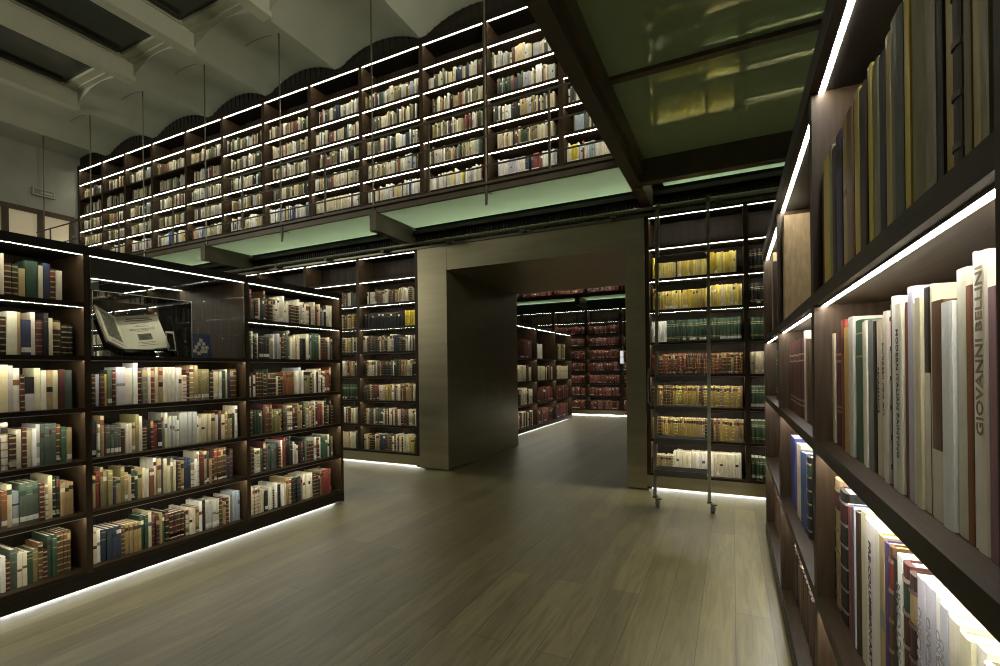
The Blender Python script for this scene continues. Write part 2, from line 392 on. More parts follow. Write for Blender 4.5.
BOOKS = []            # every single book of the place, before deciding which are built one by one
def row(x0, x1, zb, frame, rng, mix, hr=(.18, .29), wr=(.016, .042), dr=(.13, .20), setback=.068, rowinfo=None, specs=None, fill=1.0, hmax=.315, skip=.0):
    """books side by side from x0 to x1 in the frame's local x; frame = (origin, rz)"""
    O, rz = frame; R = Matrix.Rotation(rz, 4, 'Z')
    x = x0 + .004; out = []; xe = x0 + (x1 - x0) * fill
    run = 0; proto = None; i = 0
    while True:
        if specs and i < len(specs):
            s = specs[i]; b = dict(w=s[0], h=s[1], style=s[2], cname=s[3]); b['d'] = rng.uniform(*dr); b['c'] = jit(PAL[s[3]], rng, .06)
            if len(s) > 4: b.update(s[4])
        else:
            if specs is not None and mix is None: break
            if run > 0: b = dict(proto); run -= 1
            else:
                st, cn = mix(rng)
                hh = rng.triangular(hr[0], hr[1], hr[0] + .4 * (hr[1] - hr[0])); ww = rng.triangular(wr[0], wr[1], wr[0] + .3 * (wr[1] - wr[0]))
                b = dict(w=ww, h=min(hh, hmax), style=st, cname=cn, c=jit(PAL[cn], rng), d=max(rng.uniform(*dr), hh * .62))
                b['sticker'] = rng.random() < .28; b['nb'] = rng.choice([4, 5, 5, 6])
                if hr[1] >= .29 and hmax < .31 and rng.random() < .10: b.update(h=rng.uniform(.285, .30), style='jacket', cname='ivory', c=jit(PAL['ivory'], rng), plain=1, w=rng.uniform(.014, .03))
                if rng.random() < .22: run = rng.randint(1, 3)
                proto = b
            b = dict(b); b['w'] *= rng.uniform(.96, 1.04)
        if x + b['w'] > xe - .003: break
        b['lx'] = x + b['w'] / 2
        sb = setback + (rng.uniform(-.006, .012)); b['sb'] = sb
        p = R @ Vector((b['lx'], sb, 0)); b['loc'] = (O[0] + p.x, O[1] + p.y, zb + .0006); b['rz'] = rz
        b['lean'] = 0
        b['row'] = rowinfo; b['order'] = i
        x += b['w'] + rng.uniform(.0004, .0018)
        if rng.random() < skip: x += rng.uniform(.01, .05)
        out.append(b); i += 1
    for b in out: b['n'] = len(out)
    BOOKS.extend(out); return out

# ------------------------------------------------------------------ bookcases
def strip(parent, x0, x1, y0, w, z, mat, hgt=.004, lip=.0013):
    m = MB(); m.box((x0, y0, z - hgt), (x1, y0 + w, z))
    m.m = [1, 0, 0, 0, 1, 0]
    m.box((x0, y0 - .0015, z - hgt - lip), (x1, y0, z))
    return m.build('light_strip', [ALU, mat], parent, fix=False)
def case(name, label, loc, rz, xs, under, bottom, depth, ut=.035, st=.03, top=.05, back=None, led=LED, lw=.022, ly=.012, see=(), noshelf=(), noled=(), base=.12, kick=LED_FLOOR, ends=None, kick_w=.03, toe=.034, group=None, basemat=None, topdepth=None):
    """shelf case in its own frame (x along the face, y into it). under: undersides of the boards from the top down; bottom: top of the lowest board"""
    t = tag(empty(name, loc, rz), label, 'bookcase', group)
    back = depth if back is None else back
    ztop = under[0] + top
    for i, x in enumerate(xs):
        u = MB(); w = ut
        u.box((x - w / 2, 0, (toe + .012 if 0 < i < len(xs) - 1 else .012) if base else bottom - st), (x + w / 2, depth, ztop - .001)); u.build('upright', WOOD_V, t)
    nb = len(xs) - 1
    x0, x1 = xs[0] - ut / 2, xs[-1] + ut / 2
    tb = MB(); tb.box((x0, -.006, under[0]), (x1, depth, ztop)); top_o = tb.build('top_board', WOOD_EDGE, t)
    if base:
        bb = MB(); bb.box((x0, -.004, toe), (x1, .022, bottom - st)); bb.build('plinth', basemat or WOOD_EDGE, t)
        if kick:
            ks = MB(); ks.box((x0, .128, .007), (x1, .150, .021)); ks.m = [0, 0, 1, 0, 0, 0]; ks.build('floor_light_strip', [ALU, kick], t, fix=False)
        kb = MB(); kb.box((x0, .152, 0), (x1, .17, bottom - st)); kb.build('toe_kick', BLACK, t)
    for b in range(nb):
        a, c = xs[b] + ut / 2 - .001, xs[b + 1] - ut / 2 + .001
        if b not in see:
            z0, z1 = bottom - st, ztop
            pb = MB(); pb.box((a, back - .012, z0), (c, back, z1 - .002)); n = max(3, int((c - a) / .17))
            for q in range(1, n): xx = a + (c - a) * q / n; pb.box((xx - .003, back - .016, z0), (xx + .003, back - .011, z1 - .002))
            pb.build('back_panel', WOOD_BACK, t)
        if (b, 0) not in noled: strip(top_o, a, c, ly, lw, under[0], led)
        for k, z in enumerate(under[1:] + [bottom - st], 1):
            if (b, k) in noshelf: continue
            sb = MB(); sb.box((a, 0, z), (c, back, z + st))
            s = sb.build('shelf', WOOD_H, t)
            if k < len(under) and (b, k) not in noled: strip(s, a, c, ly, lw, z, led)
    return t

ORD = ['first', 'second', 'third', 'fourth', 'fifth', 'sixth', 'seventh', 'eighth', 'ninth', 'tenth', 'eleventh', 'twelfth', 'thirteenth', 'fourteenth', 'fifteenth', 'sixteenth', 'seventeenth', 'eighteenth', 'nineteenth', 'twentieth',
       'twenty-first', 'twenty-second', 'twenty-third', 'twenty-fourth', 'twenty-fifth', 'twenty-sixth', 'twenty-seventh', 'twenty-eighth', 'twenty-ninth', 'thirtieth', 'thirty-first', 'thirty-second', 'thirty-third', 'thirty-fourth', 'thirty-fifth']

# ---- mixes
def mixer(table):
    names = [(s, c) for s, c, w in table]; ws = [w for s, c, w in table]
    return lambda rng: rng.choices(names, ws)[0]
MIX_L = mixer([('jacket', 'cream', 9), ('jacket', 'ivory', 9), ('jacket', 'white', 7), ('cloth', 'cream', 4), ('leather', 'dark brown', 7), ('leather', 'brown', 6), ('leather', 'maroon', 7), ('leather', 'tan', 5), ('leather', 'ivory', 5), ('leather', 'black', 5),
               ('cloth', 'dark green', 4), ('cloth', 'green', 2), ('cloth', 'navy', 4), ('cloth', 'black', 5), ('cloth', 'grey-green', 4), ('cloth', 'grey', 3), ('cloth', 'red', 1.5), ('jacket', 'pale blue', 1), ('cloth', 'bright blue', .7), ('cloth', 'olive', 4), ('jacket', 'pale yellow', 1.2), ('cloth', 'tan', 4), ('jacket', 'pale grey', 4), ('cloth', 'maroon', 3), ('cloth', 'rust', 1.5)])
MIX_B = mixer([('jacket', 'cream', 8), ('jacket', 'ivory', 7), ('jacket', 'white', 4), ('leather', 'dark brown', 7), ('leather', 'brown', 6), ('leather', 'maroon', 5), ('leather', 'tan', 7), ('leather', 'black', 4), ('cloth', 'dark green', 4), ('cloth', 'navy', 2), ('cloth', 'grey-green', 3), ('cloth', 'red', 2), ('cloth', 'ochre', 2), ('leather', 'ivory', 5)])
MIX_G = mixer([('jacket', 'cream', 9), ('jacket', 'ivory', 9), ('jacket', 'white', 4), ('jacket', 'pale grey', 6), ('cloth', 'grey-green', 7), ('cloth', 'olive', 6), ('cloth', 'tan', 6), ('cloth', 'black', 3), ('cloth', 'brown', 3), ('cloth', 'navy', 3), ('cloth', 'dark green', 3), ('cloth', 'dull red', 2), ('jacket', 'pale yellow', 3), ('jacket', 'pale blue', 2), ('cloth', 'ochre', 1.2)])
MIX_GB = mixer([('jacket', 'white', 14), ('jacket', 'ivory', 9), ('jacket', 'cream', 7), ('jacket', 'pale blue', 4), ('cloth', 'blue', 2), ('cloth', 'red', 2), ('jacket', 'pale yellow', 4), ('jacket', 'yellow', 1.2), ('cloth', 'grey-green', 3), ('jacket', 'lilac', 4), ('cloth', 'navy', 2), ('cloth', 'dull red', 2)])
MIX_RED = mixer([('cloth', 'dull red', 10), ('cloth', 'maroon', 6), ('cloth', 'rust', 5), ('cloth', 'mauve', 5), ('cloth', 'red', 2), ('cloth', 'brown', 3)])
MIX_FI = mixer([('jacket', 'cream', 8), ('jacket', 'ivory', 6), ('leather', 'dark brown', 5), ('cloth', 'black', 4), ('cloth', 'maroon', 3), ('jacket', 'pale yellow', 3)])

# ---- LEFT ISLAND BOOKCASE ---------------------------------------------------
LU = [.80, .45, .095, -.25, -.60, -.95]
LBOT = -1.30
LX = [.50, 1.692, 2.866, 4.0]
left = case('island_bookcase', 'long dark wood island bookcase on the left with glazed display bay', (XL, 0, 0), PI / 2, LX, [zz(q) for q in LU], zz(LBOT), .94, ut=.036, st=.028, top=.055, back=.45,
            see=(0, 1, 2), noshelf=((1, 1), (1, 2)), noled=(), led=LED, lw=.016, ly=.006)
for b_, zlo in ((0, LBOT), (2, LBOT), (1, LBOT)):
    z1 = zz(.85) if b_ != 1 else zz(.10)
    m = MB(); a, c = LX[b_] + .018, LX[b_ + 1] - .018
    m.box((a, .44, zz(LBOT) - .028), (c, .45, z1)); n = 6
    for q in range(1, n): xx = a + (c - a) * q / n; m.box((xx - .002, .437, zz(LBOT)), (xx + .002, .441, z1))
    m.build('back_panel', WOOD_BACK, left)
# display compartment: deep shelf, glass on both faces, a second light strip on the far side
m = MB(); m.box((LX[1] + .017, 0, zz(.095)), (LX[2] - .017, .94, zz(.123))); sh = m.build('shelf', WOOD_H, left); strip(sh, LX[1] + .02, LX[2] - .02, .006, .016, zz(.095), LED)
strip(left, LX[1] + .02, LX[2] - .02, .90, .016, zz(.80), LED)
for nm, y in (('glass_pane', -.004), ('glass_pane', .936)):
    m = MB(); m.box((LX[1] + .018, y, zz(.125)), (LX[2] - .018, y + .006, zz(.785))); m.build(nm, VITRINE, left)
m = MB()
for x in (LX[1] + .02, LX[2] - .026):
    m.box((x, .002, zz(.125)), (x + .004, .012, zz(.79)))
m.build('glass_edge_trim', STEEL, left)
m = MB()
m.box((LX[2] - .034, .004, zz(.50)), (LX[2] - .022, .0, zz(.54))); m.build('lock', STEEL, left)

LF = ((XL, 0), PI / 2)
rng = random.Random(11)
SP = {
 (0, 0): [(.045, .30, 'cloth', 'green', {'plain': 1}), (.03, .285, 'cloth', 'yellow', {'plain': 1}), (.022, .27, 'leather', 'tan', {}), (.02, .25, 'leather', 'maroon', {}), (.035, .28, 'jacket', 'cream', {}),
          (.03, .26, 'cloth', 'grey', {}), (.032, .24, 'leather', 'dark brown', {}), (.026, .25, 'jacket', 'ivory', {}), (.045, .29, 'cloth', 'ochre', {'plain': 1})],
}
for b_ in range(3):
    for k in range(6):
        if b_ == 1 and k < 2: continue
        zb = zz((LU[1:] + [LBOT - .028])[k]) + .028
        x0, x1 = LX[b_] + .02, LX[b_ + 1] - .02
        if b_ == 0: x0 = 1.02
        info = ('left', b_, k)
        if (b_, k) == (0, 0):
            sp = [(.04, .25, 'cloth', 'tan'), (.05, .31, 'cloth', 'yellow', {'plain': 1}), (.022, .215, 'leather', 'tan'), (.018, .245, 'cloth', 'green', {'plain': 1, 'sticker': 1}), (.014, .31, 'jacket', 'lilac', {'plain': 1}), (.036, .275, 'jacket', 'cream', {'plain': 1}),
                  (.062, .25, 'cloth', 'dark green', {'plain': 1, 'sticker': 1}), (.034, .255, 'jacket', 'ivory', {'plain': 1}), (.031, .20, 'leather', 'dark brown'), (.031, .20, 'leather', 'dark brown'), (.030, .18, 'jacket', 'tan', {'plain': 1}), (.062, .235, 'cloth', 'dark green', {'plain': 1, 'round': 1}),
                  (.022, .215, 'jacket', 'cream', {'plain': 1}), (.036, .235, 'cloth', 'navy', {'plain': 1}), (.028, .205, 'leather', 'maroon'), (.033, .20, 'jacket', 'ivory')]
            row(x0, x1, zb, LF, rng, None, rowinfo=info, specs=sp)
        elif (b_, k) == (0, 1):
            sp = [(.03, .24, 'jacket', 'cream'), (.04, .26, 'cloth', 'olive'), (.03, .25, 'jacket', 'ivory'), (.034, .25, 'leather', 'dark brown'), (.036, .235, 'leather', 'maroon', {'sticker': 1}), (.03, .26, 'jacket', 'cream'), (.03, .225, 'leather', 'brown'), (.026, .235, 'cloth', 'green', {'plain': 1}), (.028, .23, 'leather', 'black'), (.045, .265, 'jacket', 'ivory', {'plain': 1}), (.02, .265, 'jacket', 'tan', {'plain': 1}),
                  (.045, .22, 'cloth', 'navy', {'plain': 1, 'sticker': 1}), (.022, .27, 'jacket', 'ivory', {'plain': 1}), (.036, .225, 'leather', 'maroon'), (.022, .27, 'cloth', 'black'), (.02, .24, 'jacket', 'cream', {'plain': 1}), (.046, .23, 'leather', 'dark brown', {'label': False}), (.03, .205, 'leather', 'black', {'label': False}), (.03, .205, 'leather', 'black', {'label': False})]
            row(x0, x1, zb, LF, rng, None, rowinfo=info, specs=sp)
        elif (b_, k) == (0, 2):
            sp = [(.03, .27, 'jacket', 'pale blue'), (.04, .24, 'cloth', 'grey'), (.03, .25, 'jacket', 'cream'), (.03, .25, 'jacket', 'white'), (.046, .23, 'cloth', 'grey', {'plain': 1, 'sticker': 1}), (.02, .215, 'jacket', 'cream', {'plain': 1}), (.02, .215, 'jacket', 'cream', {'plain': 1}), (.02, .215, 'jacket', 'cream', {'plain': 1}), (.05, .285, 'jacket', 'pale yellow', {'plain': 1}), (.024, .28, 'jacket', 'pale grey'), (.03, .265, 'jacket', 'ivory'), (.02, .225, 'leather', 'maroon'),
                  (.044, .21, 'half', 'black', {'c2': PAL['pale grey'], 'q': .5}), (.03, .265, 'jacket', 'cream', {'plain': 1}), (.026, .25, 'jacket', 'ivory'), (.034, .25, 'leather', 'tan', {'label2': 1}), (.028, .25, 'jacket', 'cream', {'plain': 1}), (.03, .255, 'cloth', 'maroon', {'plain': 1}), (.045, .25, 'cloth', 'grey-green', {'plain': 1, 'round': 1}), (.03, .23, 'jacket', 'cream')]
            row(x0, x1, zb, LF, rng, None, rowinfo=info, specs=sp)
        elif (b_, k) == (1, 2):
            sp = [(.026, .21, 'leather', 'maroon'), (.024, .215, 'leather', 'dark brown'), (.02, .22, 'jacket', 'lilac', {'plain': 1}), (.03, .22, 'leather', 'maroon'), (.016, .22, 'jacket', 'yellow', {'plain': 1}), (.028, .25, 'cloth', 'grey-green', {'plain': 1, 'sticker': 1}), (.02, .25, 'leather', 'maroon'), (.056, .27, 'jacket', 'lilac', {}), (.028, .26, 'jacket', 'ivory', {'plain': 1}), (.022, .265, 'jacket', 'ivory', {'plain': 1}), (.028, .3, 'jacket', 'white', {'plain': 1}),
                  (.03, .255, 'leather', 'maroon'), (.034, .265, 'leather', 'grey'), (.02, .265, 'jacket', 'ivory', {'plain': 1}), (.036, .26, 'leather', 'red'), (.02, .27, 'jacket', 'cream', {'plain': 1}), (.03, .268, 'leather', 'tan', {'label2': 1})] + [(.018, .27, 'jacket', 'ivory', {'plain': 1})] * 5 + [(.02, .265, 'jacket', 'white'), (.024, .265, 'jacket', 'cream')]
            row(x0, x1, zb, LF, rng, MIX_L, rowinfo=info, specs=sp, hr=(.20, .29))
        else:
            row(x0, x1, zb, LF, rng, MIX_L, rowinfo=info, hr=(.17, .29), wr=(.013, .037), hmax=.31, fill=rng.uniform(.95, 1.0), dr=(.16, .24))

# ---- RIGHT BOOKCASE (close to the eye) -------------------------------------
RU = [.893, .198, -.286, -.797]
RT = .0400
RB = -1.30
# local x runs towards the viewer (world -Y); origin at the far end
RY = [4.62, 3.255, 1.905, .632]
RXS = [4.62 - y for y in RY]
right = case('wall_bookcase', 'tall dark wood bookcase close by on the right, holding large art books', (XR, 4.62, 0), -PI / 2, RXS, [zz(q) for q in RU], zz(RB), .36, ut=.06, st=RT, top=.08, back=.36, led=LED_NEAR, lw=.016, ly=.020,
             see=(0, 1), kick=LED_YEL, kick_w=.02, toe=.034)
for b_ in (0, 1):          # the top compartments are open to the hall behind
    a, c = RXS[b_] + .03, RXS[b_ + 1] - .03
    m = MB(); m.box((a, .348, zz(RB) - RT), (c, .36, zz(.20))); m.build('back_panel', WOOD_BACK, right)
for px_ in ():
    pass
def right_row(ys, heights, specs, zb, X, info, tops=None):
    """specs listed from the far partition towards the viewer; ys are the boundaries between the spines"""
    rng = random.Random(hash(info[2]) + 5)
    n = len(specs); xs = []
    for i, s in enumerate(specs):
        y0, y1 = ys[i], ys[i + 1]; w = abs(y0 - y1) - .0012
        b = dict(w=w, h=heights[i], style=s[0], cname=s[1], d=s[2].get('d', rng.uniform(.22, .27)), c=jit(PAL[s[1]], rng, .05)); b.update({k: v for k, v in s[2].items()})
        b['loc'] = (X + s[2].get('dx', rng.uniform(-.003, .004)), (y0 + y1) / 2, zb + .0006); b['rz'] = -PI / 2; b['lean'] = 0; b['row'] = info; b['order'] = i; b['n'] = n
        BOOKS.append(b)
P = {'plain': 1}
def T(t, s, up, z, col): return {'plain': 1, 'text': (t, s, up, z, col)}
DK = (.03, .025, .02)
def scale_ys(l, far, near):
    a, b = l[0], l[-1]; return [far + (near - far) * (y - a) / (b - a) for y in l]
yA = [1.868, 1.804, 1.702, 1.656, 1.605, 1.532, 1.477, 1.398, 1.342, 1.3, 1.266, 1.233, 1.188, 1.147, 1.112, 1.075, 1.026, .999, .923, .883, .861, .831, .8, .779, .759, .737]
sA = [('cloth', 'maroon', P), ('jacket', 'yellow', P), ('jacket', 'olive', P), ('cloth', 'dark brown', P), ('cloth', 'purple', {}), ('jacket', 'ochre', {}), ('jacket', 'rust', {}), ('jacket', 'yellow', P), ('cloth', 'dark brown', {}), ('cloth', 'dark brown', P), ('jacket', 'yellow', P), ('jacket', 'olive', {}), ('cloth', 'black', P), ('jacket', 'ochre', P),
      ('cloth', 'olive', P), ('cloth', 'grey-green', P), ('jacket', 'yellow', P), ('cloth', 'olive', {'round': 1, 'plain': 1}), ('jacket', 'olive', {'ink': (.12, .10, .04)}), ('cloth', 'black', P), ('jacket', 'ochre', P), ('leather', 'dark brown', {'label': False}), ('cloth', 'olive', P), ('jacket', 'ochre', P), ('jacket', 'olive', {'ink': (.1, .08, .04)})]
hA = [.375, .388, .395, .372, .385, .392, .388, .396, .378, .372, .388, .375, .365, .378, .386, .372, .385, .402, .395, .388, .39, .402, .395, .388, .398]
right_row(yA, hA, sA, zz(.238), .263, ('right', 2, 0))
yB = [1.872, 1.83, 1.735, 1.678, 1.612, 1.557, 1.467, 1.438, 1.414, 1.372, 1.346, 1.301, 1.27, 1.241, 1.204, 1.181, 1.144, 1.13, 1.115, 1.086, 1.068, 1.041, 1.015, 1.006, .957, .916, .877, .857, .845, .812, .76]
sB = [('jacket', 'cream', P), ('set', 'maroon', {'lines': (.3, .34, .74, .8), 'band': (.35, .2, .14)}), ('cloth', 'red', {'round': 1}), ('jacket', 'ochre', P), ('jacket', 'pale grey', P), ('cloth', 'green', {'round': 1}), ('jacket', 'cream', P), ('jacket', 'ivory', P), ('cloth', 'grey', P), ('cloth', 'black', P),
      ('jacket', 'cream', T('RENAISSANCE', .016, False, .19, DK)), ('jacket', 'ivory', T('European Folk Art', .021, False, .215, DK)), ('jacket', 'ivory', P), ('leather', 'dark brown', {'label': False, 'band': (.10, .07, .05)}), ('jacket', 'white', P), ('jacket', 'ivory', T('MODERN ITALIAN PAINTING', .019, False, .19, DK)),
      ('cloth', 'rust', P), ('cloth', 'dull red', P), ('jacket', 'lilac', P), ('jacket', 'ivory', P), ('jacket', 'cream', P), ('half', 'black', {'q': .62, 'c2': PAL['ivory']}), ('jacket', 'cream', P), ('half', 'brown', {'q': .32, 'c2': PAL['ivory']}), ('jacket', 'white', P), ('jacket', 'ivory', P), ('cloth', 'rust', P), ('jacket', 'white', P), ('jacket', 'ivory', T('GIOVANNI BELLINI', .026, True, .262, (.20, .15, .07))), ('cloth', 'mauve', P)]
hB = [.347, .347, .378, .352, .375, .36, .35, .352, .35, .345, .345, .347, .357, .368, .38, .362, .352, .36, .385, .352, .36, .373, .376, .345, .338, .38, .352, .394, .39, .34]
right_row(yB, hB, sB, zz(-.246), .288, ('right', 2, 1))
yC = [1.86, 1.778, 1.676, 1.655, 1.623, 1.579, 1.561, 1.527, 1.473, 1.378, 1.339, 1.302, 1.272, 1.243, 1.205, 1.176, 1.134, 1.091, 1.055, 1.013, .979, .948, .908, .872, .84, .81, .777, .72]
sC = [('leather', 'tan', {'label': False}), ('leather', 'black', {'label': False, 'band': (.35, .33, .28)}), ('jacket', 'white', P), ('cloth', 'dull red', P), ('cloth', 'blue', P), ('jacket', 'white', P), ('cloth', 'dark brown', P), ('jacket', 'cream', P), ('jacket', 'white', T('PRE-COLUMBIAN ART', .030, False, .185, DK)), ('jacket', 'ivory', P), ('jacket', 'tan', {}), ('cloth', 'purple', P),
      ('leather', 'brown', {'label': False, 'gilt': 1}), ('cloth', 'black', P), ('jacket', 'white', T('ACTOPAN', .032, True, .25, (.2, .2, .2))), ('leather', 'maroon', {'label': False, 'band': (.42, .30, .26)}), ('leather', 'dark brown', {'label': False}), ('jacket', 'lilac', T('DE MEXICANO', .026, True, .245, (.28, .27, .28))), ('jacket', 'lilac', T('DE MEXICANO', .026, True, .245, (.28, .27, .28))), ('jacket', 'white', T('DE MEXICANO', .024, True, .25, (.30, .29, .30))), ('jacket', 'lilac', T('DE MEXICANO', .024, True, .25, (.30, .29, .30))),
      ('jacket', 'ivory', P), ('jacket', 'cream', P), ('jacket', 'ivory', P), ('jacket', 'cream', P), ('jacket', 'ivory', P), ('jacket', 'cream', P)]
hC = [.40, .385, .36, .362, .37, .372, .372, .388, .378, .382, .38, .376, .378, .365, .383, .38, .375, .385, .386, .386, .384, .38, .375, .378, .37, .372, .37]
right_row(yC, hC, sC, zz(-.757), .290, ('right', 2, 2))
# second bay: rows B, C and the leather sets at the bottom
right_row([3.21, 3.05, 2.94, 2.84, 2.74, 2.64, 2.56, 2.47, 2.40, 2.30], [.375, .372, .375, .37, .374, .374, .40, .36, .35], [('set', 'maroon', {}), ('set', 'maroon', {}), ('set', 'maroon', {}), ('set', 'maroon', {}), ('set', 'maroon', {}), ('set', 'maroon', {}), ('jacket', 'pale grey', P), ('cloth', 'brown', P), ('cloth', 'brown', P)], zz(-.246), .288, ('right', 1, 1))
right_row([3.16, 3.05, 2.96, 2.87, 2.80, 2.72, 2.62, 2.54, 2.46], [.37, .372, .352, .365, .37, .35, .36, .355], [('cloth', 'bright blue', P), ('cloth', 'bright blue', P), ('cloth', 'dull red', P), ('jacket', 'ivory', P), ('jacket', 'ivory', P), ('cloth', 'blue', P), ('cloth', 'blue', P), ('leather', 'black', {})], zz(-.757), .290, ('right', 1, 2))
n_ = 16
right_row([3.21 - .064 * i for i in range(n_ + 1)], [.28] * n_, [('cloth', ['dark brown', 'brown', 'black', 'maroon'][i % 4], {'gilt': 1, 'plain': 1, 'round': 1}) for i in range(n_)], zz(RB), .30, ('right', 1, 3))
right_row([4.56 - .06 * i for i in range(15)], [.30] * 14, [('cloth', 'brown', {'gilt': 1, 'plain': 1, 'round': 1}) for i in range(14)], zz(RB), .30, ('right', 0, 3))
right_row([1.86 - .06 * i for i in range(15)], [.30] * 14, [('cloth', c, {'gilt': 1}) for c in ('rust', 'brown', 'dark brown', 'rust', 'brown', 'rust', 'brown', 'dark brown', 'rust', 'brown', 'rust', 'brown', 'dark brown', 'rust')], zz(RB), .30, ('right', 2, 3))
right_row([4.1, 4.02, 3.94, 3.86, 3.78], [.36] * 4, [('set', 'dark green', {}), ('set', 'dark green', {}), ('set', 'black', {}), ('set', 'black', {})], zz(-.246), .288, ('right', 0, 1))
right_row([3.205, 3.12, 3.05], [.60, .585], [('cloth', 'tan', {'plain': 1, 'd': .30}), ('cloth', 'tan', {'plain': 1, 'd': .30})], zz(.238), .262, ('right', 1, 0))
right_row([4.3, 4.18, 4.08, 4.0], [.60, .60, .52], [('cloth', 'tan', {'plain': 1, 'd': .28}), ('cloth', 'tan', {'plain': 1, 'd': .28}), ('cloth', 'dark brown', {'plain': 1})], zz(.238), .275, ('right', 0, 0))
# volumes lying flat in a pile on the third shelf of the far bay
for i in range(4):
    rg = random.Random(40 + i)
    b = dict(w=.036, h=.30, d=.22, style='cloth', cname=['brown', 'tan', 'brown', 'dark brown'][i], c=PAL[['brown', 'tan', 'brown', 'dark brown'][i]], plain=1, rz=-PI / 2, row=('flat', 0, 2), order=i, n=4, flat=i)
    b['loc'] = (.285, 3.95, zz(-.757) + .0375 * i + .019); b['lean'] = 0
    BOOKS.append(b)

# ---- BACK WALL BOOKCASES ---------------------------------------------------
BU = [zz(q) for q in LEV]; BBOT = zz(-1.25)
BXS = [-13.85, -12.45, -11.15, -10.0, -8.85, -7.7, -6.53, -5.37, -4.235]
case('built_in_bookcase', 'dark wood bookcase built into the back wall left of the metal portal', (0, YB, 0), 0, BXS, BU, BBOT, .36, ut=.06, st=.028, led=LED, lw=.014, ly=.015, basemat=METAL, toe=.034, kick_w=.04)
BXR = [-.905, .145, 1.25, 2.35, 3.45]
case('built_in_bookcase', 'dark wood bookcase built into the back wall right of the metal portal, behind the ladder', (0, YB, 0), 0, BXR, BU, BBOT, .36, ut=.05, st=.028, led=LED_BR, lw=.015, ly=.015, basemat=METAL, toe=.034, kick_w=.04)
BF = ((0, YB), 0)
rng = random.Random(23)
blv = LEV[1:] + [-1.25 - .028]
for b_ in range(8):
    for k in range(1, 8):
        x0, x1 = BXS[b_] + .035, BXS[b_ + 1] - .035; zb = zz(blv[k]) + .028
        if b_ == 7 and k == 2:
            sp = [(.031, .235, 'cloth', 'black', {'sticker': 0, 'lines': 0})] * 26 + [(.033, .24, 'cloth', 'yellow', {'plain': 1})] * 6 + [(.02, .25, 'jacket', 'white', {'plain': 1})]
            row(x0, x1, zb, BF, rng, None, rowinfo=('back', b_, k), specs=sp)
        elif b_ == 6 and k == 5: row(x0, x1, zb, BF, rng, mixer([('set', 'dark green', 1)]), hr=(.24, .245), wr=(.03, .032), rowinfo=('back', b_, k))
        elif k == 1: row(x0 + .1, x1, zb, BF, rng, MIX_B, hr=(.19, .25), rowinfo=('back', b_, k), wr=(.018, .045))
        else: row(x0, x1, zb, BF, rng, MIX_B, hr=(.22, .27), rowinfo=('back', b_, k), wr=(.018, .042))
for b_ in range(4):
    x0, x1 = BXR[b_] + .03, BXR[b_ + 1] - .03
    for k in range(1, 8):
        zb = zz(blv[k]) + .028; inf = ('backr', b_, k)
        if b_ == 0:
            if k in (1, 2): row(x0 + .02, x1 - .06 * (k == 1), zb, BF, rng, mixer([('jacket', 'straw', 8), ('jacket', 'yellow', 2), ('cloth', 'honey', 4), ('jacket', 'honey', 3), ('jacket', 'cream', 2), ('cloth', 'ochre', 1.2), ('cloth', 'dark brown', .8)]), hr=(.235, .27), wr=(.011, .028), rowinfo=inf)
            elif k == 3: row(x0, x1, zb, BF, rng, mixer([('set', 'dark green', 1)]), hr=(.25, .265), wr=(.032, .04), rowinfo=inf, specs=[(.042, .25, 'jacket', 'white', {'plain': 1})] * 4)
            elif k == 4: row(x0, x1, zb, BF, rng, mixer([('leather', 'rust', 3), ('leather', 'brown', 4), ('leather', 'dull red', 3), ('leather', 'tan', 1)]), hr=(.235, .25), wr=(.02, .026), rowinfo=inf, specs=[(.04, .225, 'cloth', 'red', {}), (.04, .225, 'cloth', 'red', {}), (.04, .23, 'leather', 'maroon', {})])
            elif k in (5, 6): row(x0, x1, zb, BF, rng, mixer([('leather', 'ochre', 5), ('leather', 'tan', 4), ('leather', 'brown', 2)] + ([('leather', 'black', .6)] if k == 6 else [])), hr=(.235, .245), wr=(.02, .026), rowinfo=inf)
            else: row(x0, x1, zb, BF, rng, mixer([('jacket', 'ivory', 4), ('jacket', 'cream', 2), ('jacket', 'white', 4)]), hr=(.255, .265), wr=(.026, .034), rowinfo=inf, specs=[(.028, .20, 'leather', 'tan', {})] * 8)
        elif b_ == 1:
            mx_ = mixer([('set', 'dark green', 1)]) if k not in (1, 2, 4) else (mixer([('jacket', 'cream', 1)]) if k == 4 else mixer([('set', 'black', 1)]))
            row(x0, x1, zb, BF, rng, mx_, hr=(.24, .245), wr=(.034, .036), rowinfo=inf)
        else: row(x0, x1, zb, BF, rng, MIX_B, hr=(.22, .27), rowinfo=inf)

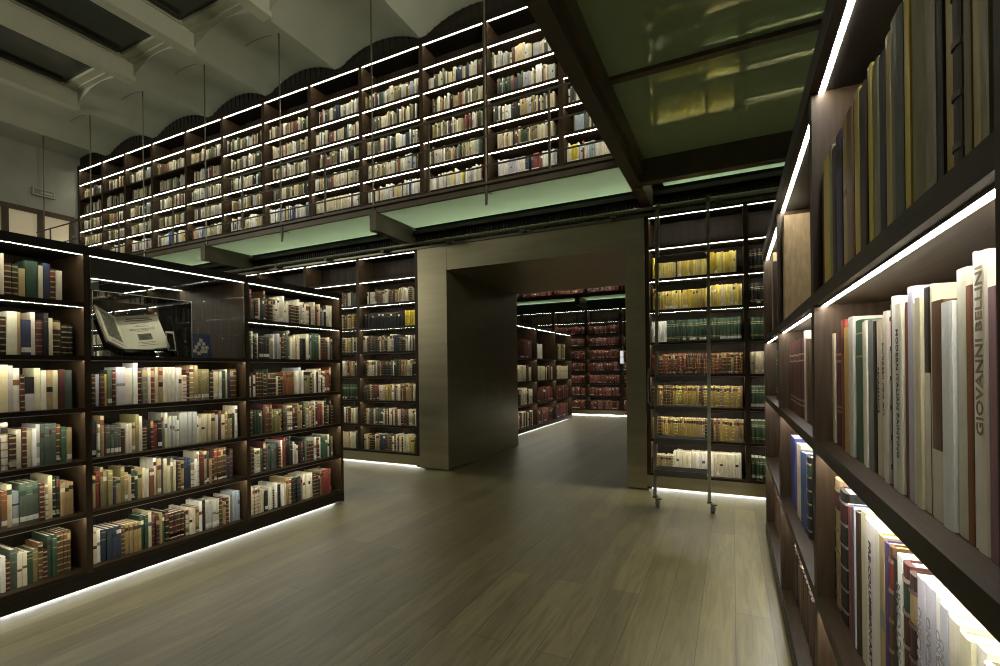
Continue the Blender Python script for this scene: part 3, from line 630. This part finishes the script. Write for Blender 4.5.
# ---- UPPER GALLERY BOOKCASE ------------------------------------------------
GU = [zz(q) for q in (4.82, 4.46, 4.095, 3.73, 3.36, 2.985, 2.608)]
GXS = [-13.87, -12.85, -11.93, -10.92, -9.77, -8.65, -7.52, -6.38, -5.27, -4.11, -3.04, -1.95, -.85, .25, 1.35, 2.45]
gal = case('gallery_bookcase', 'long lit bookcase on the upper gallery running under the vaulted ceiling', (0, YB, 0), 0, GXS, GU, zz(2.30), .36, ut=.07, st=.03, top=.10, led=LED_HI, lw=.019, ly=.010, base=0, noled=tuple((b, k) for b in (0, 1, 2) for k in (2,)) + ((3, 2), (4, 2)))
GF = ((0, YB), 0); rng = random.Random(31)
glv = [4.46, 4.095, 3.73, 3.36, 2.985, 2.608]
for b_ in range(len(GXS) - 1):
    if GXS[b_] > 1: continue
    for k in range(1, 6):
        zb = zz(glv[k]) + .03; x0, x1 = GXS[b_] + .045, GXS[b_ + 1] - .045
        if b_ == 7 and k == 5:
            row(x0, x1, zb, GF, rng, MIX_GB, rowinfo=('gal', b_, k), specs=[(.04, .24, 'jacket', 'ivory', {'plain': 1})] * 5 + [(.03, .25, 'jacket', 'cream', {'plain': 1})] * 16, wr=(.02, .05)); continue
        row(x0 + rng.choice([0, .03, .10]), x1, zb, GF, rng, MIX_GB if k == 5 else MIX_G, hr=(.19, .29), wr=(.014, .034), hmax=.31, rowinfo=('gal', b_, k), fill=rng.uniform(.95, 1), skip=.02)

# ---- FAR ROOM ---------------------------------------------------------------
FXS = [-7.3, -6.2, -5.12, -4.05, -3.0, -1.93, -.85]
case('far_bookcase', 'bookcase on the far wall of the next room, full of red volumes', (0, YF, 0), 0, FXS, BU, BBOT, .36, ut=.08, st=.028, led=LED_FAR, lw=.018, ly=.01, basemat=METAL, toe=.034, kick_w=.05)
FFR = ((0, YF), 0); rng = random.Random(47)
for b_ in range(6):
    for k in range(1, 8):
        if k == 1 and b_ > 3: continue
        row(FXS[b_] + .05, FXS[b_ + 1] - .05, zz(blv[k]) + .028, FFR, rng, MIX_RED, hr=(.22, .27), wr=(.022, .04), rowinfo=('far', b_, k))
IX = -4.20
IXS = [9.0 + .02, 10.72, 12.08, 13.42]
isl = case('island_bookcase', 'low island bookcase in the next room, seen through the metal portal', (IX, 0, 0), PI / 2, IXS, [zz(q) for q in (.95, .22, -.31, -.84)], zz(-1.33), .5, ut=.06, st=.03, led=LED_FAR, lw=.02, ly=.006)
IFR = ((IX, 0), PI / 2)
for b_ in range(3):
    for k, z in enumerate((.22, -.31, -.84, -1.36)):
        if k == 0:
            if b_ == 0: row(IXS[0] + .9, IXS[1] - .1, zz(z) + .03, IFR, rng, MIX_RED, hr=(.40, .46), wr=(.05, .07), rowinfo=('isl', b_, k), hmax=.5)
            elif b_ == 2: row(IXS[2] + .3, IXS[3] - .3, zz(z) + .03, IFR, rng, mixer([('cloth', 'brown', 1), ('jacket', 'pale yellow', 1), ('cloth', 'ochre', 1)]), hr=(.40, .46), wr=(.07, .1), rowinfo=('isl', b_, k), hmax=.5)
            continue
        row(IXS[b_] + .05, IXS[b_ + 1] - .08, zz(z) + .03, IFR, rng, MIX_FI if (b_ == 0 or k == 1) else MIX_RED, hr=(.30, .38), wr=(.03, .06), hmax=.4, rowinfo=('isl', b_, k), dr=(.2, .25))
m = MB(); m.box((-9, 14.88, 0), (2, 15.0, 5)); struct(m.build('wall_far', BLACK), 'dark wall at the end of the next room', 'wall')
m = MB(); m.box((-9, 6.5, zz(3.6)), (2, 15, zz(3.7))); struct(m.build('ceiling_far', PLASTER), 'plaster ceiling of the next room beyond the portal', 'ceiling')
# its own glass walkway and upper books
t = tag(empty('gallery_walkway', (0, YF, zz(2.1))), 'narrow green lit glass walkway in the next room beyond the portal', 'walkway')
for a, b in ((-7, -4.12), (-4.0, -1.2)):
    m = MB(); m.box((a, -.80, 0), (b, .02, .03)); m.m = [0, 1, 1, 1, 1, 1]; m.build('glass_panel', [GREENGLASS, VITRINE], t)
m = MB(); m.box((-7, -.83, -.02), (-1.2, -.80, .10)); m.build('fascia', BRONZE, t)
m = MB(); m.prism([(-.84, -.22), (-.84, .04), (.0, .04), (.0, -.24)], 0, -4.14, -4.0); m.build('bracket', BRONZE, t)
m = MB()
for z in (.25, .6): m.tube((-7, -.82, z), (-1.2, -.82, z), .012, 6)
m.build('handrail', DARKMETAL, t)
strip(t, -7, -1.2, -.045, .03, -.04, LED_GREEN)
for o in t.children:
    if o.name.startswith('light_strip'):
        o.location.z = -.05; o.scale.z = -1
gf = case('far_gallery_bookcase', 'upper bookcase above the green walkway in the next room', (0, YF, 0), 0, FXS, [zz(q) for q in (2.98, 2.6)], zz(2.2), .36, ut=.08, st=.03, led=LED_HI, lw=.03, base=0)
for b_ in range(6): row(FXS[b_] + .05, FXS[b_ + 1] - .05, zz(2.2), FFR, rng, MIX_RED, hr=(.24, .3), wr=(.03, .05), rowinfo=('fg', b_, 0))
t = tag(empty('notice_board', (-2.96, YF - .02, zz(.12))), 'small bright notice panel on the far wall upright in the next room', 'notice')
m = MB(); m.box((-.06, -.03, 0), (.06, 0, .40)); m.build('board', plain('notice_grey', (.3, .3, .28), .5), t)
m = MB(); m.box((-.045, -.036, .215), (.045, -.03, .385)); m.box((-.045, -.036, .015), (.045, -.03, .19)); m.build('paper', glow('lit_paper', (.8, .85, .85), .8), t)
# open book standing in the far island's display
t = tag(empty('open_book', (IX - .15, 11.3, zz(.25))), 'open white book on display in the next room', 'book')
m = MB(); m.prism([(-.18, 0), (0, .02), (0, .36), (-.18, .38)], 0, -.02, 0); m.build('page', plain('far_page', (.72, .70, .58), .7), t)
m = MB(); m.prism([(0, .02), (.18, 0), (.18, .38), (0, .36)], 0, -.02, 0); m.build('page', plain('far_page_b', (.70, .68, .56), .7), t)

# ------------------------------------------------------------------ metal portal
t = struct(empty('door_1', (0, 0, 0)), 'brushed metal portal through the back wall to the next room', 'doorway')
LT = zz(1.44); PT = zz(1.79); Y2 = 8.4
m = MB(); m.box((PX0, 5.895, .012), (PL, 6.5, PT)); m.build('pillar', METAL, t)
m = MB(); m.box((PR, 5.895, .012), (PX1, 6.5, PT)); m.build('pillar', METAL, t)
m = MB(); m.box((PL, 5.90, LT), (PR, 6.5, PT)); m.build('lintel', METAL, t)
m = MB(); m.box((PL - .25, 6.5, 0), (PL, Y2, LT + .2))
for y in (7.1, 7.75): m.box((PL - .01, y - .003, 0), (PL + .0015, y + .003, LT))
m.build('passage_panel', METAL, t)
m = MB(); m.box((PR, 6.5, 0), (PR + .25, Y2, LT + .2)); m.build('passage_panel', METAL, t)
m = MB(); m.prism([(6.5, LT), (Y2, zz(1.425)), (Y2, zz(1.6)), (6.5, zz(1.6))], 0, PL - .25, PR + .25)
m.build('soffit', METAL, t)
m = MB(); m.box((PX0 - .2, Y2 - .15, zz(1.5)), (PX1 + .2, Y2, zz(3.7))); m.box((-9, Y2 - .15, 0), (PL - .24, Y2, zz(3.7))); m.box((PR + .24, Y2 - .15, 0), (2, Y2, zz(3.7)))
struct(m.build('wall_partition', BLACK), 'dark partition wall on the far side of the portal', 'wall')

# ------------------------------------------------------------------ ladder rail and ladder
t = tag(empty('ladder_rail', (0, 5.80, zz(1.852))), 'steel pipe rail along the back wall above the shelves', 'rail')
m = MB(); m.tube((-10, 0, 0), (3.4, 0, 0), .022, 12); m.build('pipe', STEEL, t, True)
for x in [-9.4 + 1.16 * i for i in range(11)]:
    m = MB(); m.box((x - .03, 0, -.055), (x + .03, .108, -.03)); m.box((x - .03, -.01, -.055), (x + .03, .015, -.015)); m.box((x - .04, .096, -.066), (x + .04, .110, .0)); m.build('rail_bracket', DARKMETAL, t)
m = MB(); m.box((-10, .075, -.062), (3.4, .110, -.030)); m.build('cornice', STEEL, t)

t = tag(empty('library_ladder', (-.485, 5.25, 0)), 'tall rolling metal library ladder with two wheels, hooked on the rail', 'ladder')
def ly(z): return (z - .10) / (zz(1.85) - .10) * .50
for s, x in ((-1, -.262), (1, .262)):
    m = MB(); y0, y1 = 0, .50
    m.prism([(-.02 + y0, .10), (.02 + y0, .10), (.02 + y1, zz(1.86)), (-.02 + y1, zz(1.86))], 0, x - .016, x + .016); m.build('stringer', STEEL, t)
    c = MB()
    c.box((x - .02, -.03, .085), (x + .02, .03, .105)); c.box((x - .008 + .02, -.10, .088), (x + .075, -.05, .098)); c.tube((x + .02, -.02, .095), (x + .045, -.06, .05), .008, 6); 
    c.tube((x + .035, -.075, .05), (x + .035, -.03, .05), .02, 8)
    co = c.build('caster_fork', DARKMETAL, t)
    w = MB(); n = 20
    w.tube((x + .018, -.055, .047), (x + .052, -.055, .047), .047, 20); w.tube((x + .012, -.055, .047), (x + .058, -.055, .047), .022, 12)
    w.build('wheel', RUBBER, co)
    hk = MB(); hk.box((x - .02, .47, zz(1.80)), (x + .02, .53, zz(1.88))); hk.tube((x - .025, .55, zz(1.852)), (x + .025, .55, zz(1.852)), .035, 12); hk.build('hook', DARKMETAL, t)
for i in range(8):
    z = zz(-1.06 + .322 * i); y = ly(z)
    m = MB(); m.box((-.246, y - .15, z - .010), (.246, y + .07, z + .010)); tr_ = m.build('tread', plain('tread_dark', (.010, .009, .007), .8, 0, .1), t)
    m = MB(); m.box((-.246, y - .156, z - .052), (.246, y - .149, z + .011)); m.build('nosing', DARKMETAL, tr_)
m = MB(); x = -.30
pts = [(x, .12, zz(.0)), (x - .03, .09, zz(-.03)), (x - .03, .02, zz(-.36)), (x, .02, zz(-.40))]
for a, b in zip(pts, pts[1:]): m.tube(a, b, .010, 8)
m.build('grip', DARKMETAL, t)
m = MB(); m.box((-.29, ly(zz(1.3)) - .012, zz(.78)), (-.275, ly(zz(1.3)) + .012, zz(1.76))); m.build('brake_rod', STEEL, t)

# ------------------------------------------------------------------ glass walkway of the gallery
t = tag(empty('gallery_walkway', (0, 0, zz(2.12))), 'green lit glass walkway along the gallery, held by brackets and thin rods', 'walkway')
VW = [-14.0, -11.45, -7.9, -4.3, -1.02]
for i in range(len(VW) - 1):
    m = MB(); m.box((VW[i] + .01, 5.10, 0), (VW[i + 1] - .01, 5.908, .03)); m.m = [0, 1, 1, 1, 1, 1]; m.build('glass_panel', [GREENGLASS, VITRINE], t)
m = MB(); m.box((-.70, 5.20, 0), (.9, 5.908, .03)); m.m = [0, 1, 1, 1, 1, 1]; m.build('glass_panel', [GREENGLASS, VITRINE], t)
m = MB(); m.box((-14, 5.065, -.015), (-.9, 5.10, .085)); m.box((-14, 5.02, .06), (-.9, 5.066, .085)); m.build('fascia', BRONZE, t)
for i in (2, 4):
    pass
for x in (-4.30, -7.90, -11.45):
    m = MB(); m.prism([(5.05, -.245), (5.05, .02), (5.93, .02), (5.93, -.26)], 0, x - .055, x + .055); m.build('bracket', BRONZE, t)
for x in (-2.60, -6.04, -9.57):
    m = MB(); m.prism([(5.055, -.03), (5.055, .08), (5.20, .0), (5.085, -.02), (5.07, -.16), (5.055, -.18)], 0, x - .014, x + .014); m.build('rod_bracket', BRONZE, t)
for x in (-13.27, -11.37, -9.568, -7.80, -6.04, -4.292, -2.593):
    a = min(range(len(VAL) - 1), key=lambda k: abs((VAL[k] + VAL[k + 1]) / 2 - x))
    top_z = arch(x, VAL[a], VAL[a + 1]) - 2.12
    m = MB(); m.tube((x, 5.05, .0), (x, 5.05, top_z + .01), .011, 8); m.build('hanger_rod', STEEL, t)
strip(t, -13.5, -.95, 5.90, .03, -.03, LED_GREEN); strip(t, -.70, .9, 5.90, .03, -.03, LED_GREEN)
for o in t.children:
    if o.name.startswith('light_strip'): o.scale.z = -1; o.location.z = -.110
t = tag(empty('gallery_railing', (0, 5.05, zz(2.2))), 'thin dark metal railing along the gallery walkway edge', 'railing')
for z in (.20, .55, .90):
    m = MB(); m.tube((-13.6, 0, z), (-1.0, 0, z), .011 if z < .9 else .014, 8); m.build('rail', DARKMETAL, t)
for x in (-13.0, -12.2, -10.4, -8.7, -6.9, -5.15, -3.4, -1.8):
    m = MB(); m.box((x - .012, -.01, 0), (x + .012, .01, .92)); m.build('post', DARKMETAL, t)

# ------------------------------------------------------------------ glass deck overhead on the right
t = tag(empty('glass_deck', (0, 0, zz(1.89))), 'dark green glass deck overhead on the right, framed by steel beams', 'ceiling deck')
m = MB(); m.box((-.945, -2.4, 0), (-.835, 5.905, .34)); m.build('main_beam', BRONZE, t)
m = MB(); m.box((-.835, -2.4, .08), (-.79, 5.06, .30)); m.build('beam_flange', BRONZE, t)
m = MB(); m.box((-.835, 5.06, 0), (3.2, 5.17, .27)); m.build('cross_beam', BRONZE, t)
for y0, y1 in ((-2.4, .5), (.56, 2.02), (2.08, 3.52), (3.58, 5.06)):
    m = MB(); m.box((-.80, y0, .235), (3.2, y1, .265)); m.build('glass_panel', DECKGLASS, t)
for y in (.5, 2.02, 3.52):
    m = MB(); m.box((-.80, y, .205), (3.2, y + .06, .265)); m.build('glazing_bar', BRONZE, t)
m = MB(); m.box((-.90, 5.17, -.02), (-.82, 5.905, .2)); m.build('beam_end', BRONZE, t)

# ------------------------------------------------------------------ display in the island bookcase
def tri(o, v, e1, e2):
    return [o, o + e1, o + e1 + e2, o + e2]
DZ = zz(.123)
ck = tag(empty('book_cradle', (-4.15, 2.08, DZ)), 'clear acrylic book cradle inside the glazed display bay', 'book stand')
m = MB()
m.box((-.05, -.17, 0), (.12, .19, .006)); m.prism([(.030, .0), (.036, .0), (-.170, .30), (-.176, .30)], 1, -.16, .19)
m.build('back_plate', ACRYLIC, ck)
m = MB(); m.prism([(.10, .03), (.15, .045), (.155, .06), (.148, .06), (.10, .038)], 1, -.14, .19); m.build('ledge', ACRYLIC, ck)
m = MB(); m.tube((.0, -.19, .0), (-.06, -.23, .30), .004, 6); m.tube((.10, .30, .0), (-.10, .36, .40), .004, 6); m.build('support_rod', ACRYLIC, ck)
ob = tag(empty('open_book', (-4.09, 2.045, DZ + .048)), 'open book with a portrait and a title page on the acrylic cradle', 'book')
ob.rotation_euler = (0, -math.radians(34), 0)
# local: +x faces the hall, y along the case, z up the page
def page(name, ang, w, h, mats, deco):
    M = Matrix.Rotation(ang, 4, 'Z')
    m = MB(); 
    def q(y, z, x=0): return tuple(M @ Vector((x, y, z)))
    s = 1 if w > 0 else -1
    m.poly([q(0, 0), q(w, 0), q(w, h), q(0, h), q(0, 0, -.014), q(w, 0, -.014), q(w, h, -.014), q(0, h, -.014)], [(0, 1, 2, 3), (7, 6, 5, 4), (0, 4, 5, 1), (1, 5, 6, 2), (2, 6, 7, 3), (3, 7, 4, 0)], 0)
    o = m.build(name, mats[0], ob)
    d = MB()
    for y0, z0, y1, z1, mi in deco:
        d.poly([q(y0, z0, .0008), q(y1, z0, .0008), q(y1, z1, .0008), q(y0, z1, .0008)], [(0, 1, 2, 3)], mi)
    d.build('print', mats[1:], o, fix=False)
    return o
pg = plain('old_page', (.84, .81, .62), .75); pic = noisy('engraving', (.10, .10, .07), (.34, .33, .23), (1, 1, 1), 40, .7); ink2 = plain('page_ink', (.20, .18, .13), .8)
lines = []
for i, (wd, z) in enumerate([(.13, .252), (.15, .236), (.10, .218), (.05, .20), (.08, .188), (.14, .168), (.14, .160), (.06, .148), (.10, .055), (.07, .044), (.11, .03)]):
    lines.append((.135 - wd * .6, z * 1.14, .135 + wd * .6, z * 1.14 + (.011 if i < 2 else .004), 1))
lines.append((.090, .085, .180, .145, 0)); lines.append((.112, .10, .158, .13, 1))
page('page', math.radians(-16), .27, .325, [pg, pic, ink2], lines)
page('page', math.radians(34), -.215, .325, [pg, pic, ink2], [(-.185, .06, -.035, .295, 0), (-.145, .10, -.07, .255, 1), (-.17, .028, -.045, .036, 1)])
m = MB(); M1 = Matrix.Rotation(math.radians(-16), 4, 'Z'); M2 = Matrix.Rotation(math.radians(34), 4, 'Z')
def cv(M, w):
    P4 = [M @ Vector((-.015, 0, -.006)), M @ Vector((-.015, w, -.006)), M @ Vector((-.015, w, .331)), M @ Vector((-.015, 0, .331))]
    Q4 = [M @ Vector((-.019, 0, -.006)), M @ Vector((-.019, w, -.006)), M @ Vector((-.019, w, .331)), M @ Vector((-.019, 0, .331))]
    m.poly(P4 + Q4, [(0, 1, 2, 3), (7, 6, 5, 4), (0, 4, 5, 1), (1, 5, 6, 2), (2, 6, 7, 3), (3, 7, 4, 0)])
cv(M1, .275); cv(M2, -.22); m.build('cover', plain('calf_cover', (.16, .09, .04), .5), ob)
cd = tag(empty('picture_card', (-4.13, 2.625, DZ)), 'small blue card with a ring of beige squares in the glazed display bay', 'card')
cd.rotation_euler = (0, -math.radians(6), 0)
m = MB(); m.box((-.006, -.085, 0), (0, .085, .215)); m.build('card', plain('blue_card', (.025, .038, .10), .4), cd)
m = MB(); bg = [(-.058, .055), (-.025, .035), (.004, .05), (.036, .052), (-.042, .088), (.048, .085), (.012, .082), (-.018, .115), (.022, .118), (.0, .148)]
for i, (y, z) in enumerate(bg):
    a = .25 * (i % 3 - 1); s = .0145
    P4 = [(.0012, y + s * (u * math.cos(a) - v * math.sin(a)), z + s * (u * math.sin(a) + v * math.cos(a)) + .012) for u, v in ((-1, -1), (1, -1), (1, 1), (-1, 1))]
    m.poly(P4, [(0, 1, 2, 3)])
m.build('printed_squares', plain('beige_print', (.55, .50, .36), .5), cd, fix=False)
m = MB(); m.box((-.09, -.05, 0), (-.006, .05, .004)); m.prism([(-.09, .0), (-.084, .0), (-.01, .16), (-.016, .16)], 1, -.02, .02); m.box((0, -.088, -.0), (.02, .088, .006)); m.build('card_stand', ACRYLIC, cd)
hd = tag(empty('sign_holder', (-4.02, 2.32, DZ)), 'small clear frame with white edges leaning beside the open book', 'sign holder')
hd.rotation_euler = (0, -math.radians(10), math.radians(10))
m = MB()
for a, b in (((0, -.035, .06), (.005, -.03, .215)), ((0, .03, .06), (.005, .035, .215)), ((0, -.035, .20), (.005, .035, .215)), ((0, -.035, .06), (.005, .035, .066))): m.box(a, b)
m.build('frame', plain('white_edge', (.55, .56, .5), .3), hd)
m = MB(); m.box((.001, -.03, .0), (.004, .03, .2)); m.prism([(0, 0), (.09, 0), (.004, .07)], 1, -.03, -.026); m.build('clear_sheet', ACRYLIC, hd)
# clear case walls round the cradle
cc = tag(empty('acrylic_cover', (-4.3, 2.16, DZ)), 'clear acrylic cover standing over the open book', 'display cover')
m = MB()
for a, b in (((-.25, .33, 0), (.25, .334, .47)), ((-.25, -.36, .47), (.25, .334, .474))): m.box(a, b)
m.build('panes', ACRYLIC, cc)
m = MB()
for p, q in (((-.25, -.36, .47), (.25, -.36, .47)), ((.25, -.36, .47), (.25, .33, .47)), ((-.25, .33, .47), (.25, .33, .47)), ((-.25, -.36, .47), (-.25, .33, .47)), ((.25, .33, 0), (.25, .33, .47)), ((.25, -.36, 0), (.25, -.36, .47))): m.tube(p, q, .003, 6)
m.build('polished_edges', plain('polished_edge', (.30, .31, .27), .3), cc)

# ------------------------------------------------------------------ which books are built one by one
yaw, roll, FPX, CX, CY = -.4504, -.012, 480.9, 500., 369.38
cyw, syw = math.cos(yaw), math.sin(yaw)
R0 = Vector((cyw, -syw, 0)); FW = Vector((syw, cyw, 0)); U0 = Vector((0, 0, 1))
RT_ = R0 * math.cos(roll) + U0 * math.sin(roll); UP = U0 * math.cos(roll) - R0 * math.sin(roll)
def proj(p):
    p = Vector(p) - Vector((0, 0, H)); z = FW.dot(p)
    if z < .05: return None
    return (CX + FPX * RT_.dot(p) / z, CY - FPX * UP.dot(p) / z)
def area(b):
    """size of the spine in the picture, the part inside the frame"""
    if b['row'][0] == 'flat': return 60
    R = Matrix.Rotation(b['rz'], 4, 'Z'); L = Vector(b['loc']); w, h = b['w'] / 2, b['h']
    pts = [proj(L + R @ Vector(q)) for q in ((-w, 0, 0), (w, 0, 0), (w, 0, h), (-w, 0, h))]
    if any(p is None for p in pts): return 0
    cl = [(min(1000, max(0, x)), min(666, max(0, y))) for x, y in pts]
    return .5 * abs(sum(cl[i][0] * cl[(i + 1) % 4][1] - cl[(i + 1) % 4][0] * cl[i][1] for i in range(4)))
for b in BOOKS: b['area'] = area(b)
def hidden(b):
    k = b['row']
    return k[0] in ('far', 'fg', 'isl')
order = sorted((b for b in BOOKS if not hidden(b) and b['area'] > 0), key=lambda b: -b['area'])
ONE = order[:300]
one_ids = set(id(b) for b in ONE)
LROWS = ['top', 'second', 'third', 'fourth', 'fifth', 'bottom']
BAYN = {'left': ['left bay', 'middle bay', 'right bay']}
def describe(b):
    k = b['row']; c = b['cname']
    kindw = {'leather': 'leather book', 'set': 'volume', 'jacket': 'book', 'cloth': 'cloth book', 'half': 'two-tone book'}[b['style']]
    i, n = b['order'], b['n']
    if k[0] == 'left':
        # the first books of the left bay lie beyond the picture: count from the upright instead
        if i < n / 2 and k[1] != 0: o = ORD[i] + ' from left'
        else: o = ORD[n - 1 - i] + ' from right'
        return '%s %s, %s, %s shelf, %s of island bookcase' % (c, kindw, o, LROWS[k[2]], BAYN['left'][k[1]])
    if k[0] == 'right':
        o = ORD[i] + ' from left'
        extra = ''
        if b.get('text'): extra = ' titled ' + {'GIOVANNI BELLINI': 'in large brown capitals', 'European Folk Art': 'European Folk Art'}.get(b['text'][0], b['text'][0])
        bay = ['far bay', 'second bay', 'nearest bay'][k[1]]
        if extra: return '%s book%s, %s, %s shelf, wall bookcase' % (c, extra, o, LROWS[k[2]])
        return '%s %s, %s, %s shelf, %s, right bookcase' % (c, kindw, o, ['top', 'second', 'third', 'bottom'][k[2]], bay)
    if k[0] == 'flat': return '%s book lying flat, %s up in the pile, far bay of right bookcase' % (c, ORD[i])
    if k[0] == 'gal':
        return '%s %s, %s from left, %s row, gallery bay %s' % (c, kindw, ORD[min(i, 34)], ORD[k[2] - 1], k[1])
    return '%s %s, %s from left, %s shelf, %s bay, %s back wall bookcase' % (c, kindw, ORD[min(i, 34)], ORD[k[2]], ORD[k[1]], 'right' if k[0] == 'backr' else 'left')
GR = {'left': lambda k: 'books on the %s shelf of the island bookcase' % LROWS[k[2]], 'right': lambda k: 'art books on the %s shelf of the right bookcase' % ['top', 'second', 'third', 'bottom'][k[2]],
      'flat': lambda k: 'books lying in a pile', 'gal': lambda k: 'books of the gallery', 'back': lambda k: 'books of the back wall', 'backr': lambda k: 'books of the back wall'}
rng = random.Random(77)
for i, b in enumerate(ONE):
    b['label'] = describe(b); b['group'] = GR[b['row'][0]](b['row'])
    o = make_book(b, rng, i)
    if b['row'][0] == 'flat':
        # lying on its side, spine to the front
        o.rotation_mode = 'QUATERNION'
        Mx = Matrix.Rotation(-PI / 2, 4, 'Z') @ Matrix.Rotation(PI / 2, 4, 'Y')
        o.rotation_quaternion = Mx.to_quaternion()

# ------------------------------------------------------------------ all the smaller books, one mass
SV, SFc, SC_, SM = [], [], [], []
rng = random.Random(91)
for b in BOOKS:
    if id(b) in one_ids: continue
    if b['row'][0] == 'flat': continue
    w, h, d = b['w'] / 2, b['h'], b['d']
    c, s = math.cos(b['rz']), math.sin(b['rz']); X0, Y0, Z0 = b['loc']
    bul = min(.006, w * .35)
    def W(x, y, z): return (X0 + c * x - s * y, Y0 + s * x + c * y, Z0 + z)
    for z0, z1, col, bu in spine_rows(b, rng):
        o = len(SV)
        SV += [W(-w, bul, z0), W(-w * .45, -bu, z0), W(w * .45, -bu, z0), W(w, bul, z0), W(-w, bul, z1), W(-w * .45, -bu, z1), W(w * .45, -bu, z1), W(w, bul, z1)]
        for q in ((0, 1, 5, 4), (1, 2, 6, 5), (2, 3, 7, 6)): SFc.append([o + e for e in q]); SC_.append(col); SM.append(0)
    o = len(SV)
    SV += [W(-w, bul, 0), W(-w, d, 0), W(-w, d, h), W(-w, bul, h), W(w, bul, 0), W(w, d, 0), W(w, d, h), W(w, bul, h)]
    SFc += [[o, o + 3, o + 2, o + 1], [o + 4, o + 5, o + 6, o + 7], [o + 1, o + 2, o + 6, o + 5]]; SC_ += [b['c'], b['c'], (.6, .54, .38)]; SM += [0, 0, 0]
    # page block a little lower than the boards, boards as thin rims
    t = min(.003, w * .3); o = len(SV)
    SV += [W(-w + t, bul + .004, h - .004), W(w - t, bul + .004, h - .004), W(w - t, d - .003, h - .004), W(-w + t, d - .003, h - .004),
           W(-w, bul, h), W(-w + t, bul, h), W(-w + t, d, h), W(-w, d, h), W(w - t, bul, h), W(w, bul, h), W(w, d, h), W(w - t, d, h), W(-w * .45, 0, h), W(w * .45, 0, h), W(-w + t, bul + .004, h), W(w - t, bul + .004, h)]
    SFc += [[o, o + 1, o + 2, o + 3], [o + 4, o + 5, o + 6, o + 7], [o + 8, o + 9, o + 10, o + 11], [o + 4, o + 12, o + 13, o + 9, o + 15, o + 14]]
    SC_ += [(.70, .64, .48), b['c'], b['c'], b['c']]; SM += [0] * 4
me = bpy.data.meshes.new('shelved_books'); me.from_pydata(SV, [], SFc); me.materials.append(BOOK); set_colours(me, SC_); me.update()
o = bpy.data.objects.new('shelved_books', me); COL.objects.link(o)
tag(o, 'rows of small distant books on the gallery, back wall and next room shelves', 'books', None, 'stuff')
print('BOOKS', len(BOOKS), 'single', len(ONE), 'smallest', round(ONE[-1]['area'], 1), 'faces', len(SFc))

# thin curved vents in the plaster of the vaults
for i, (x, y) in enumerate([(-9.95, 5.05), (-8.25, 5.02), (-6.55, 5.1), (-11.75, 5.02)]):
    a = max(q for q in range(len(VAL) - 1) if VAL[q] <= x)
    t = tag(empty('ceiling_vent', (x, y, zz(0))), 'thin curved vent slit in the plaster vault %s' % ['second from the far left beam', 'third from the far left beam', 'fourth from the far left beam', 'nearest the far left wall'][i], 'vent')
    m = MB(); n = 10; up = []; dn = []
    for q in range(n + 1):
        xx = -.30 + .60 * q / n; zq = arch(x + xx, VAL[a], VAL[a + 1]); up.append((xx, zq + .01)); dn.append((xx, zq - .004))
    for q in range(n): m.prism([dn[q], dn[q + 1], up[q + 1], up[q]], 1, -.006, .006)
    m.build('slot', plain('vent_shadow_grey', (.17, .17, .135), .7), t)

# ------------------------------------------------------------------ light of the hall, camera, view
w = bpy.data.worlds.new('hall_light'); SC.world = w; w.use_nodes = True
bg = w.node_tree.nodes['Background']; bg.inputs['Color'].default_value = (1.0, .95, .68, 1); bg.inputs['Strength'].default_value = .058
def spot(name, loc, target, watts, col, cone=120):
    la = bpy.data.lights.new(name, 'SPOT'); la.energy = watts; la.color = col; la.spot_size = math.radians(cone); la.spot_blend = 1; la.shadow_soft_size = .6
    lo = bpy.data.objects.new(name, la); COL.objects.link(lo); lo.location = loc
    lo.rotation_euler = (Vector(target) - Vector(loc)).to_track_quat('-Z', 'Y').to_euler()
# unseen fill spots added to brighten the vaults, and the ceiling lamp of the next room
spot('vault_fill_spot', (1.2, 1.5, zz(3.0)), (-7.5, 4.5, zz(5.4)), 760, (1, .96, .80))
spot('vault_fill_spot', (-12.6, -2.2, zz(3.0)), (-7.5, 4.4, zz(5.6)), 820, (1, .96, .80))
spot('ceiling_spot', (-3.0, 11.4, zz(3.5)), (-3.0, 11.4, 0), 150, (1, .95, .75))
cam = bpy.data.cameras.new('camera'); co = bpy.data.objects.new('camera', cam); COL.objects.link(co)
Mc = Matrix((RT_, UP, -FW)).transposed().to_4x4(); Mc.translation = (0, 0, H); co.matrix_world = Mc
cam.sensor_fit = 'HORIZONTAL'; cam.sensor_width = 36; cam.lens = FPX / 1000 * 36
cam.shift_x = 0; cam.shift_y = (CY - 333) / 1000; cam.clip_start = .03; cam.clip_end = 100
SC.camera = co
SC.cycles.transparent_max_bounces = 32; SC.cycles.filter_width = 1.05
SC.view_settings.view_transform = 'Standard'; SC.view_settings.look = 'None'; SC.view_settings.gamma = 1; SC.view_settings.exposure = 0
SC.view_settings.use_curve_mapping = False
